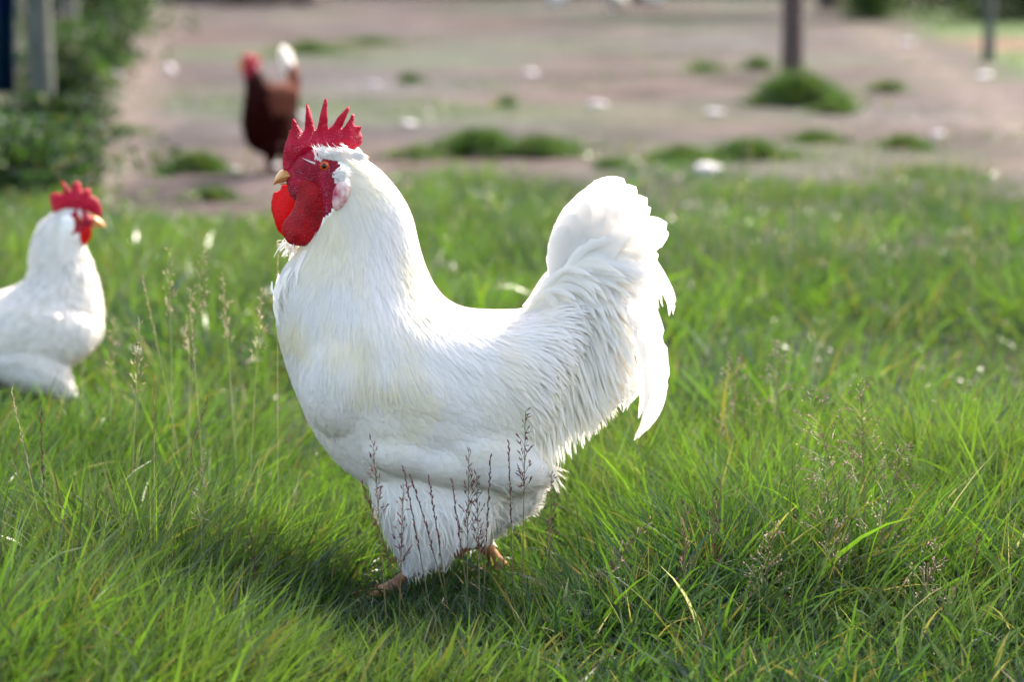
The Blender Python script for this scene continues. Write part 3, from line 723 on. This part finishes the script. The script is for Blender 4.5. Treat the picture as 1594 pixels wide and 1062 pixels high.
def gcol(n_, warm, dry=.018):
    a = np.array([.011, .030, .017]); b = np.array([.066, .128, .016]); c = np.array([.034, .056, .048])
    k = np.clip(RNG.normal(warm, .25, n_), 0, 1)[:, None]; col = a*(1-k)+b*k
    m_ = RNG.random(n_) < .24; col[m_] = c
    m_ = RNG.random(n_) < .07; col[m_] = np.array([.075, .068, .030])
    d = RNG.random(n_) < dry; col[d] = np.array([.13, .115, .075]); d = RNG.random(n_) < dry*.35; col[d] = np.array([.22, .21, .19])
    return col*RNG.uniform(.75, 1.25, (n_, 1))
def field(name, x0f, y0, y1, nclump, per, hm, wm, nseg=5, spread=.035, keep=None, tallf=None):
    pos = []; H = []; W = []; AZ = []; LE = []; BE = []; CO = []
    for _ in range(nclump):
        y = y0+(y1-y0)*random.random()**.9; hwid = x0f*y*.5+.35; x = random.uniform(-hwid, hwid)
        lu = keep(x, y)
        if random.random() > lu: continue
        n_ = max(4, int(per*random.uniform(.5, 1.5)*(.5+.5*lu))); sp = spread*random.uniform(.6, 1.8)
        hs = hm*(.58+1.0*max(0, fnoise(x, y, 1.5, 21)+.42))*random.uniform(.7, 1.3)*(.5+.5*lu)*(1-.18*max(0, y-4))**1 if y < 7 else hm*.5*random.uniform(.7, 1.3)
        for fx, fy in ((-.155, 2.64), (-.13, 2.74), (-.055, 2.70), (-.02, 2.79), (hc.x+.09, 3.82)):
            hs = min(hs, .045+.5*max(0, math.hypot(x-fx, (y-fy)*.5)-.045))
        warm = .42+.75*fnoise(x, y, 1.1, 31)+.18*math.exp(-((y-3.25)/.5)**2)+(.16 if x < -.1 and y > 2.8 else 0)-.24*min(1, max(0, (2.9-y)/.25))  # sunlit lime glow and cooler foreground shade put into the blade colour
        dx = RNG.normal(0, sp, n_); dy = RNG.normal(0, sp, n_)
        wind = RNG.normal(.6*fnoise(x, y, .9, 41)*3, .5)
        px_ = x+dx; py_ = y+dy
        pos.append(np.stack([px_, py_, np.full(n_, hgt(x, y)-.008)], 1))
        out_ = np.arctan2(dy, dx+1e-6); az = out_+RNG.normal(0, .9, n_)
        le = np.clip(np.hypot(dx, dy)/sp*.25+RNG.normal(.15, .22, n_), 0, 1.2)
        H.append(hs*RNG.uniform(.45, 1.25, n_)); W.append(wm*np.clip(RNG.lognormal(-.18, .55, n_), .3, 3.0)); AZ.append(np.where(RNG.random(n_) < .14, wind, az)); LE.append(le)
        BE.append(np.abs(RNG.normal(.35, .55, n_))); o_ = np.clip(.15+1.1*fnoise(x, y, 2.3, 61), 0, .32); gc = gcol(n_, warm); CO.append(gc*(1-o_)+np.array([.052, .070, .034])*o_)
    pos = np.concatenate(pos); cat = np.concatenate; n_ = len(pos)
    o = blades(name, pos, cat(H), cat(W), cat(AZ), cat(LE), cat(BE), RNG.uniform(-1.2, 1.2, n_), cat(CO), nseg)
    return o
near_keep = lambda x, y: float(np.clip(.85+1.5*fnoise(x, y, 3.4, 51), .5, 1))
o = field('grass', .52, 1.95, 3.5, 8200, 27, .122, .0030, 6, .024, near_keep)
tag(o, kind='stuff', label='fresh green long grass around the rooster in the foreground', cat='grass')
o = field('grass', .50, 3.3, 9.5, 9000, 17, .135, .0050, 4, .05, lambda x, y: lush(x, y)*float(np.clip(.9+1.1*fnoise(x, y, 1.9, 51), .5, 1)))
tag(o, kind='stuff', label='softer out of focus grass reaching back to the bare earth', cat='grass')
# short scattered grass on the dirt + the green strip beyond the right hand path and under the left fence
def sparse_keep(x, y):
    u, v = UVg(x, y); k = max(0, fnoise(x, y, .8, 11)+.35*fnoise(x, y, 3, 12)-.10+.16*np.clip((v-150)/60, 0, 1))*.95
    if u < 110 and v > 30: k = max(k, .9*min(1, (110-u)/60+.2))
    if y > 12: k = max(k, far_right(x, y)*.9*(0 if fnoise(x, y, .5, 15) > .22 else 1))
    return min(k, 1)
o = field('grass', .52, 8, 30, 14000, 9, .075, .007, 3, .06, sparse_keep)
tag(o, kind='stuff', label='thin patches of short grass scattered over the bare earth', cat='grass')

def tuft(name, px, py, rpx, hm, label, n_=500, warm=.25, cat='grass tuft', wd=.006):
    n_ = int(n_*1.7); c = G(px, py); r = rpx/FOC*c.y; c.z = hgt(c.x, c.y)
    a = RNG.uniform(0, 2*math.pi, n_); q = np.minimum(np.abs(RNG.normal(0, .5, n_)), .95)*(1+.35*np.sin(a*3+px)+.2*np.sin(a*7+py)); dx = np.cos(a)*q*r*1.15; dy = np.sin(a)*q*r*.9; hm *= .62
    pos = np.stack([c.x+dx, c.y+dy, np.full(n_, c.z-.005)], 1)
    o = blades(name, pos, hm*RNG.uniform(.5, 1.2, n_)*np.clip(1.15-.5*q, .3, 1.2), wd*RNG.uniform(.6, 1.4, n_), a+RNG.normal(0, .8, n_), q*.45+RNG.uniform(0, .25, n_), np.abs(RNG.normal(.5, .4, n_)), RNG.uniform(-1.2, 1.2, n_), gcol(n_, warm, .02), 4, None, c)
    tag(o, label, cat, 'grass tufts on the bare earth'); return o
for a in [(745,238,72,.16,'large dark green grass tuft on the earth midway between the rooster comb and tail',1700),(840,240,62,.13,'grass tuft just behind and to the right of the largest dark tuft',1000),
          (640,245,48,.08,'low grass tuft to the left of the largest dark tuft',500),(1060,250,66,.10,'broad low grass tuft in front of the bare earth, left of its neighbour',1000),(1165,246,62,.12,'rounded grass tuft to the right of the broad low one',1000),
          (1270,226,44,.09,'small tuft right of the rounded one and below the wooden post',450),(1405,232,44,.09,'flat tuft near the right hand path, below the small lone clump',700),(1380,142,30,.13,'small lone grass clump between the wooden post and the right hand path',350),
          (480,82,60,.17,'long low grass strip behind the brown hen tail',700),(575,72,60,.12,'thin grass strip trailing right from behind the brown hen',450),(1095,112,46,.10,'pale thin grass patch left of the wooden post',350),
          (637,128,20,.10,'tiny round grass tuft right of the brown hen',200),(1240,165,62,.26,'dark leafy tuft growing against the foot of the wooden post',1700),(1180,110,26,.16,'thin pale tuft left of the foot of the wooden post',200),(1300,175,40,.12,'low spread of grass right of the post tuft',400),
          (305,268,50,.12,'bright green tuft left of the rooster comb',800),(330,310,46,.08,'low grass patch between the white hen and the rooster',400),(180,208,70,.06,'thin strip of grass crossing the left hand path',350),(950,262,30,.07,'short scruffy tuft near the top of the rooster tail',250),(790,165,18,.09,'tiny tuft above the largest dark tuft',120)]:
    tuft('grass_tuft', a[0], a[1], a[2], a[3], a[4], a[5], wd=.007)

# ------------------------------------------------------------ stones
M['stone'] = solid_mat('pale_stone', (.26, .24, .26), (.44, .41, .43), 14, .85, .6, .01)
def stone(px, py, rpx, label):
    c = G(px, py); r = rpx/FOC*c.y; bm = bmesh.new(); bmesh.ops.create_icosphere(bm, subdivisions=3, radius=1)
    sx, sy, sz = r*random.uniform(.9, 1.2), r*random.uniform(.7, 1), r*random.uniform(.32, .6)
    for v in bm.verts:
        q = v.co.copy(); f = 1+.6*noise.noise(q*1.3+Vector((px, py, 0)))+.08*noise.noise(q*4+Vector((px, 0, py))); v.co = Vector((q.x*f*sx, q.y*f*sy, q.z*f*sz+sz*.45))
    o = bm_obj('stone', bm, M['stone']); o.location = (c.x, c.y, hgt(c.x, c.y)); tag(o, label, 'stone', 'pale stones lying on the bare earth')
for a in [(635,196,13,'pale round stone right of the rooster comb, above the grass edge'),(1098,274,20,'largest pale stone at the edge of the long grass, right of the rooster tail'),(1530,120,15,'white stone on the right hand path near the right edge'),
          (172,124,13,'pale stone by the left fence plants'),(930,168,12,'pale stone above and left of the rooster tail'),(826,116,12,'pale stone on the earth above the largest dark tuft'),(462,182,14,'pale stone touching the right side of the brown hen'),
          (580,132,9,'small stone beside the tiny round tuft'),(362,266,13,'stone in the short grass left of the rooster beak'),(430,262,15,'stone half hidden beside the rooster beak'),
          (1110,178,13,'stone on the earth between the low tufts and the wooden post'),(1410,68,11,'small pale stone where the right hand path meets the green strip'),
          (1460,208,9,'small stone low on the right hand path'),(262,112,11,'stone on the left hand path')]: stone(*a)

# ------------------------------------------------------------ posts, fence, shrubs, shed
M['wood'] = solid_mat('weathered_wood', (.045, .030, .028), (.085, .060, .054), 14, .9, .8, .004, stretch=(6, 6, .6))
M['greywood'] = solid_mat('grey_green_wood', (.045, .055, .047), (.09, .10, .085), 12, .9, .8, .004, stretch=(6, 6, .6))
M['wire'] = solid_mat('rusty_wire', (.05, .045, .04), (.09, .08, .075), 60, .5, .1)
M['tarp'] = solid_mat('blue_tarp', (.001, .006, .05), (.001, .022, .035), 3, .95, .4, .01, spec=.05)
M['bark'] = solid_mat('bark', (.06, .045, .035), (.14, .11, .09), 16, .95, 1, .02, stretch=(3, 3, .8))
M['shed'] = solid_mat('dark_boards', (.03, .025, .025), (.07, .06, .055), 5, .9, .6, .01, stretch=(8, 8, .5))
M['roof'] = solid_mat('roof_felt', (.05, .05, .05), (.09, .09, .09), 8, .9, .4)
M['hedge'] = M['leaf']
def post(name, loc, r, h, label, mat='wood', cat='post', group=None, lean=(0, 0)):
    root = empty(name, loc, label, cat, group); bm = bmesh.new(); pts = []; rad = []
    for i in range(13):
        t = i/12; pts.append((loc[0]+lean[0]*t+.004*math.sin(i), loc[1]+lean[1]*t, -.05+(h+.05)*t)); rad.append(r*(1.08-.12*t+.03*math.sin(i*2.3)))
    tube(bm, pts, rad, 14); bm_obj('shaft', bm, M[mat], root, Vector(loc))
    for hz in (.35, .8, 1.25):
        if hz < h: bm = bmesh.new(); tube(bm, [Vector((loc[0]+math.cos(a)*r*1.12, loc[1]+math.sin(a)*r*1.12, hz)) for a in np.linspace(0, 2*math.pi, 17)], [.004]*17, 6); bm_obj('wire_tie', bm, M['wire'], root, Vector(loc)); return root
p = G(1232, 122); post('wooden_post', (p.x, p.y, 0), .062, 2.1, 'dark wooden post standing in a green tuft on the bare earth at the upper right')
p = G(1538, 96); post('fence_post', (p.x, p.y, 0), .038, 1.6, 'thin grey fence post at the top right corner', 'greywood')
# left fence line
fl = [G(-70, 275), G(66, 205), G(110, 130), G(155, 84), G(190, 40)]
lb = ['grey weathered fence post nearest the camera, left of the blue tarp', 'thick grey fence post right of the dark blue tarp', 'fence post hidden in the tall weeds, second beyond the tarp', 'fence post behind the dark shrub beside the left path', 'farthest post of the left fence at the top edge']
posts = []
for i, q in enumerate(fl): posts.append(post('fence_post', (q.x, q.y, 0), (.06, .05, .05, .05, .05)[i], 1.5, lb[i], 'greywood', 'post', 'posts of the left fence'))
bm = bmesh.new()
for a, b in zip(fl[1:-1], fl[2:]):
    for hz in np.arange(.12, 1.45, .16): tube(bm, [a+Vector((0, 0, hz)), (a+b)/2+Vector((0, 0, hz-.02)), b+Vector((0, 0, hz))], [.0016]*3, 5)
    k = int((b-a).length/.18)
    for i in range(1, k): q = a.lerp(b, i/k); tube(bm, [q+Vector((0, 0, .1)), q+Vector((0, 0, 1.4))], [.0012]*2, 4)
o = bm_obj('wire_fence', bm, M['wire'], None, fl[1]); tag(o, 'sagging wire fence behind the weeds along the left side of the yard', 'fence')
# dark blue tarp draped over the fence
bm = bmesh.new(); q0 = G(-40, 190); q1 = G(42, 186); gr = {}
for i in range(29):
    for j in range(33):
        t = i/28; s = j/32; b = q0.lerp(q1, t); z = 1.5-1.42*s+.05*math.sin(t*3)*s; taper = 1-.45*max(0, s-.35)
        gr[i, j] = bm.verts.new((b.x+(t-.5)*(taper-1)*(q1.x-q0.x)*1.1, b.y-.07+.045*math.sin(t*17+s*1.5)*(.3+s)+.02*math.sin(t*7), max(z, .02)))
for i in range(28):
    for j in range(32): bm.faces.new((gr[i, j], gr[i+1, j], gr[i+1, j+1], gr[i, j+1]))
bmesh.ops.solidify(bm, geom=bm.faces[:], thickness=.004)
o = bm_obj('tarp', bm, M['tarp'], None, Vector((q0.x, q0.y, 0))); tag(o, 'dark blue cloth sheet hanging on the fence at the upper left corner', 'tarp')

def shrub(px, py, h, r, nleaf, label, leafs=.03, warm=.2, name='shrub', cat='shrub', dark=1.0, group=None):
    c = G(px, py); root = empty(name, c, label, cat, group); bm = bmesh.new()
    tips = []
    for i in range(9):
        a = random.uniform(0, 6.28); L = h*random.uniform(.6, 1); e = c+Vector((math.cos(a)*r*random.uniform(.1, .6), math.sin(a)*r*.6*random.random(), L)); m1 = c.lerp(e, .5)+Vector((random.gauss(0, .03), random.gauss(0, .03), 0))
        tube(bm, [c, m1, e], [.009, .006, .002], 6); tips += [(c, m1, e)]
    bm_obj('stem', bm, M['bark'], root, c)
    V = []; F = []; C = []
    cl = [(random.gauss(0, r*.42), random.gauss(0, r*.42), abs(random.gauss(h*.42, h*.27))) for _ in range(max(8, nleaf//45))]
    for i in range(nleaf):
        k = random.choice(cl); sp = .09*h+.03
        q = Vector((c.x+k[0]+random.gauss(0, sp), c.y+k[1]+random.gauss(0, sp), max(.01, min(k[2]+random.gauss(0, sp), h))))
        d = Vector((random.gauss(0, 1), random.gauss(0, 1), random.gauss(.4, .8))).normalized(); s = d.cross(Vector((random.gauss(0, 1), random.gauss(0, 1), random.gauss(0, 1)))).normalized(); L = leafs*random.uniform(.6, 1.5); w_ = L*.28
        b = len(V); up = d.cross(s)*L*.12
        V += [q, q+d*L*.45+s*w_-up, q+d*L, q+d*L*.45-s*w_-up]; F.append((b, b+1, b+2, b+3))
        cc = gcol(1, warm, .01)[0]*dark; C += [cc]*4
    mesh_np('foliage', [tuple(v) for v in V], F, M['leaf'], root, c, np.array(C)); return root
shrub(66, 236, .19, .20, 3200, 'bushy green weeds at the foot of the fence below the blue tarp', .035, .05, dark=.7)
shrub(108, 184, .42, .15, 3200, 'tall green weeds climbing the left fence', .035, .4)
shrub(152, 112, .36, .22, 3000, 'dark shrub beside the left hand path', .04, .1, dark=.7)
shrub(122, 96, 1.7, .36, 6000, 'tall pale green bush growing through the left fence', .05, .35)
shrub(160, 48, 1.9, .6, 7000, 'grey green bush at the far end of the left fence', .06, .2)
shrub(20, 300, .22, .3, 3800, 'low broad weed patch at the left edge behind the white hen', .03, .25)
shrub(1356, 30, .9, .22, 2500, 'slim bright green shrub at the top edge right of the wooden post', .06, .7)
shrub(1480, 12, 1.6, 1.3, 5000, 'dark green bushes beyond the right hand path at the top edge', .08, .15)
shrub(1590, 30, 1.5, .9, 5000, 'dark green bush in the top right corner', .08, .15)
# tree trunks at the far side
def tree(px, py, r, h, label):
    c = G(px, py); root = empty('tree', c, label, 'tree', 'trees at the far side'); bm = bmesh.new()
    tube(bm, [c+Vector((.02*math.sin(i), 0, -.05+h*.6*i/9)) for i in range(10)], [r*(1.25 if i == 0 else 1-.055*i) for i in range(10)], 14)
    for i in range(9):
        a = i*2.4; s = c+Vector((0, 0, h*(.32+.03*i))); e = s+Vector((math.cos(a)*h*.25, math.sin(a)*h*.25, h*.25)); tube(bm, [s, s.lerp(e, .5)+Vector((0, 0, -.05*h)), e], [r*.4, r*.28, r*.08], 8)
    bm_obj('trunk', bm, M['bark'], root, c)
    V = []; F = []; C = []; cl = [Vector((random.gauss(0, h*.16), random.gauss(0, h*.16), h*random.uniform(.45, 1))) for _ in range(70)]
    for i in range(5000):
        q = c+random.choice(cl)+Vector((random.gauss(0, h*.05), random.gauss(0, h*.05), random.gauss(0, h*.04))); d = Vector((random.gauss(0, 1), random.gauss(0, 1), random.gauss(0, 1))).normalized(); s = d.orthogonal().normalized(); b = len(V)
        V += [q, q+d*.05+s*.03, q+d*.11, q+d*.05-s*.03]; F.append((b, b+1, b+2, b+3)); C += [gcol(1, .3, 0)[0]]*4
    mesh_np('crown', [tuple(v) for v in V], F, M['leaf'], root, c, np.array(C))
tree(1290, 14, .14, 6, 'dark tree trunk at the top edge just right of the wooden post'); tree(1383, 18, .22, 7, 'thick dark tree trunk at the top edge above the right hand path'); tree(1000, 2, .18, 7, 'far tree trunk at the top edge behind the white hens')
# shed and log pile across the far end
bm = bmesh.new(); c = Vector((-4.6, 37.2, 0))
def box(bm, x0, x1, y0, y1, z0, z1): bmesh.ops.create_cube(bm, size=1, matrix=Matrix.Translation(((x0+x1)/2, (y0+y1)/2, (z0+z1)/2)) @ Matrix.Diagonal((x1-x0, y1-y0, z1-z0, 1)))
sh = empty('shed', c, 'dark timber shed whose foot shows at the top left edge beyond the path', 'shed')
for i in range(14): box(bm, c.x-1.5+i*.2, c.x-1.5+i*.2+.19, c.y-1, c.y-.97, 0, 2.1)
for i in range(10): box(bm, c.x+1.3, c.x+1.33, c.y-.96+i*.2, c.y-.77+i*.2, 0, 2.1)
box(bm, c.x-1.5, c.x+1.29, c.y-.95, c.y+1, 0, 2.08); bm_obj('wall', bm, M['shed'], sh, c, False)
bm = bmesh.new(); box(bm, c.x-1.7, c.x+1.55, c.y-1.25, c.y+1.2, 2.12, 2.2); bm_obj('roof', bm, M['roof'], sh, c, False)
for i, (x, z) in enumerate([(-3.9, .16), (-3.4, .15), (-2.9, .17), (-3.65, .44), (-3.15, .43)]):
    if i < 5:
        bm = bmesh.new(); tube(bm, [(x-.05, 33.6, z), (x, 34.5, z+.02), (x+.04, 35.4, z)], [.16, .155, .15], 16)
        o = bm_obj('log', bm, M['bark'], None, Vector((x, 34.5, 0))); tag(o, ['brown log on the ground at the far end, leftmost of the pile', 'brown log on the ground in the middle of the far pile', 'brown log on the ground, rightmost of the far pile', 'log lying on top of the far pile on its left', 'log lying on top of the far pile on its right'][i], 'log', 'logs in the far pile')
fb = empty('board_fence', (2, 39, 0), 'low dark board fence closing the far end of the yard', 'fence'); bm = bmesh.new()
for i in range(80): box(bm, -3+i*.2, -3+i*.2+.17, 39, 39.03, .02, 1.5+.03*math.sin(i*5))
bm_obj('boards', bm, M['shed'], fb, (2, 39, 0), False); bm = bmesh.new()
for z in (.35, 1.15): box(bm, -3.05, 13.05, 39.032, 39.08, z, z+.1)
bm_obj('rail', bm, M['shed'], fb, (2, 39, 0), False)

# ------------------------------------------------------------ seeding grass stems
def stem(kind, bpx, bpy_, tpx, tpy, Y, label, dark=1, curve=0, group='seeding grass stems', nsp=26, length=None):
    """stem rises from the ground at depth Y to the tip pixel; seed head fills its last part"""
    top = P(tpx, tpy, Y); bx = P(bpx, bpy_, Y).x; b = Vector((bx, Y+random.uniform(-.03, .03), 0)); h = top.z
    mid = b.lerp(top, .55)+Vector((curve*.05, 0, h*.03)); pts = [Vector(p) for p in catmull([b, mid, top], 22)]
    root = empty('seeding_grass', b, label, 'grass stem', group)
    bm = bmesh.new(); tube(bm, pts, [.00075*(1-.6*i/22) for i in range(23)], 6)
    V = []; F = []; C = []
    sc = {'d': [(.13, .02, .045), (.18, .035, .06), (.07, .02, .03)], 'p': [(.42, .34, .20), (.50, .38, .25), (.34, .26, .20)], 'r': [(.20, .09, .04), (.26, .13, .06)], 'm': [(.26, .14, .13), (.42, .30, .22)]}[kind[0]]
    def spike(q, d, L, w_):
        s = d.orthogonal().normalized(); s = Matrix.Rotation(random.uniform(0, 6.28), 3, d) @ s; t = d.cross(s); b0 = len(V)
        for k, (f, r_) in enumerate([(0, .25), (.35, 1), (.7, .7)]):
            for a in range(4): V.append(q+d*L*f+(s*math.cos(a*math.pi/2)+t*math.sin(a*math.pi/2))*w_*r_)
        V.append(q+d*L)
        for k in range(2):
            for a in range(4): F.append((b0+k*4+a, b0+k*4+(a+1) % 4, b0+k*4+4+(a+1) % 4, b0+k*4+4+a))
        for a in range(4): F.append((b0+8+a, b0+8+(a+1) % 4, b0+12, b0+12))
        cc = np.array(random.choice(sc))*random.uniform(.7, 1.2)*dark; C.extend([cc]*13)
    mode = kind[1]; tot = sum((pts[i+1]-pts[i]).length for i in range(22))
    hl = length or {'s': .10, 'o': .10, 'a': .13}[mode]
    def at(dist):   # distance from tip
        for i in range(22, 0, -1):
            L = (pts[i]-pts[i-1]).length
            if dist <= L: return pts[i].lerp(pts[i-1], dist/L), (pts[i]-pts[i-1]).normalized()
            dist -= L
        return pts[0], Vector((0, 0, 1))
    for i in range(nsp):
        q, d = at(hl*(i/nsp)); a = random.uniform(0, 6.28); side = Matrix.Rotation(a, 3, d) @ d.orthogonal().normalized()
        if mode == 's':
            spike(q, (d+side*.35).normalized(), random.uniform(.004, .0075), .0009)
        else:
            f = i/nsp; bl = (.006+.045*f*(1.1-f*.5)*(1.5 if mode == 'a' else .6))*random.uniform(.5, 1.1); bd = (d*(.9 if mode == 'a' else 1.8)+side).normalized(); e = q+bd*bl; m_ = q.lerp(e, .5)+d*.002
            tube(bm, [q, m_, e], [.0003, .00025, .0002], 4); k = 1 if mode == 'o' else 3
            for _ in range(k+int(f*3)):
                z = q.lerp(e, random.uniform(.45, 1)); dd = (bd+Vector((random.gauss(0, .4), random.gauss(0, .4), random.gauss(0, .4)))).normalized()
                if mode == 'a':
                    z2 = z+dd*random.uniform(.003, .01); tube(bm, [z, z2], [.0002, .00015], 3); spike(z2, dd, random.uniform(.0022, .0035), .0009)
                else: spike(z, dd, random.uniform(.004, .008), .0007)
    bm_obj('stem', bm, M['stem_d' if kind[0] in 'dm' else 'stem_p'], root, b)
    # triangles at the spike tips
    V_ = [tuple(v) for v in V]; me = bpy.data.meshes.new('seed_head'); F2 = [f if f[2] != f[3] else f[:3] for f in F]; me.from_pydata(V_, [], F2)
    me.transform(Matrix.Translation(-b)); a = me.color_attributes.new('col', 'FLOAT_COLOR', 'POINT')
    c4 = np.ones((len(V_), 4), np.float32); c4[:, :3] = np.array(C); a.data.foreach_set('color', c4.ravel()); me.materials.append(M['seed']); link(bpy.data.objects.new('seed_head', me), root)
M['stem_d'] = solid_mat('dark_stem', (.06, .09, .03), (.16, .09, .06), 30, .5, .1)
M['stem_p'] = solid_mat('pale_stem', (.16, .22, .07), (.34, .30, .14), 20, .5, .1)
ST = [('do',812,930,818,645,2.62,'dark purple seed head standing tallest against the rear of the rooster belly'),('ds',800,900,792,690,2.63,'slim dark seed spike just left of the tallest purple one by the rooster rear'),
 ('ds',750,930,764,712,2.62,'dark straight spike in front of the rooster thigh, right of the branching purple head'),('do',726,930,730,708,2.60,'branching purple seed head in the middle of the group before the rooster thigh'),
 ('ds',735,870,703,750,2.62,'short dark spike left of the branching purple head before the thigh'),('ds',700,880,668,748,2.62,'dark spike leaning left in front of the rooster thigh, third from the left'),
 ('ds',705,865,640,742,2.61,'dark spike leaning left before the thigh, second from the left'),('ds',675,900,628,730,2.62,'dark green spike leaning left before the thigh, leftmost of the leaning ones'),
 ('ds',640,890,564,755,2.63,'dark arched spike running along the front edge of the rooster belly'),('do',605,900,581,692,2.5,'blurred reddish seed head before the lower breast of the rooster'),
 ('do',617,900,628,760,2.5,'faint reddish stem before the rooster shin'),('dо'.replace('о','o'),748,900,742,742,2.6,'second branching purple seed head beside the middle one'),
 ('do',855,900,858,742,2.66,'dark small seed head right of the rooster rear, above the grass'),('mo',880,900,1010,812,2.6,'mauve seed stem leaning far to the right below the tail'),
 ('po',195,760,218,503,2.9,'pale sharp seed stem right of the white hen, before the dark gap'),('ps',290,690,222,432,3.15,'pale seed stem leaning left, tallest in the left group'),('po',268,700,263,392,3.2,'pale upright blurred seed head second in the left group'),
 ('po',285,700,317,395,3.25,'pale seed head leaning right in the left group'),('po',290,690,296,455,3.15,'pale seed head in the middle of the left group'),('po',372,680,347,432,3.2,'pale nodding seed head right of the left group'),
 ('po',385,680,407,455,3.1,'pale seed stem close to the rooster breast'),('ps',320,700,296,475,3.1,'low pale stem leaning left behind the middle ones'),('ps',430,700,432,380,3.0,'pale seed spike beside the rooster throat'),
 ('rs',245,900,240,590,2.75,'reddish upright spike in the left foreground'),('rs',225,870,322,625,2.7,'reddish brown spike leaning right in the left foreground'),('ps',80,900,18,610,2.7,'thin pale stem leaning left near the left edge'),
 ('ds',66,850,63,640,2.75,'faint purple stem near the left edge, right of the pale one'),('ds',402,950,390,832,2.6,'small dark spike low in the grass left of the rooster foot'),('po',310,900,318,700,2.7,'thin upright dark stem in the left foreground grass'),
 ('po',160,700,178,495,3.3,'faint pale stem just right of the white hen breast'),
 ('ma',1350,830,1262,612,2.72,'airy seed panicle on the right, leaning left'),('ma',1352,830,1340,600,2.72,'airy seed panicle on the right, topmost and upright'),('ma',1340,850,1405,700,2.7,'rusty airy panicle on the right, leaning right'),
 ('ma',1310,880,1272,745,2.65,'small airy panicle below the leaning one on the right'),('ma',1180,960,1205,825,2.6,'mauve airy panicle low in the right foreground'),('ma',1420,980,1462,850,2.55,'mauve airy panicle in the lower right corner area'),
 ('do',1118,950,1110,770,2.65,'purple seed head right of the rooster at knee height'),('do',1060,940,1068,790,2.6,'purple tangled seed head just right of the rooster tail tip, in the grass'),('ds',1520,900,1522,838,2.6,'dark short spike at the lower right'),
 ('ma',1150,700,1140,560,3.2,'blurred pinkish panicle behind the tail on the right'),('ma',1200,700,1215,540,3.3,'blurred airy panicle right of the pinkish one')]
for a in ST: stem(a[0], *a[1:7], nsp=34 if a[0][1] == 'a' else 26)
for i in range(34):        # faint pale seed stems dotted through the far part of the grass
    u = random.uniform(1100, 1590); y = random.uniform(4.2, 7); x = (u-797)/FOC*y
    t = UVP((x, y, random.uniform(.2, .3))); stem('po', t[0], t[1]+60, t[0]+random.uniform(-15, 15), t[1], y, 'pale blurred seed stem in the far grass right of the rooster tail', group='far seeding stems', nsp=12)
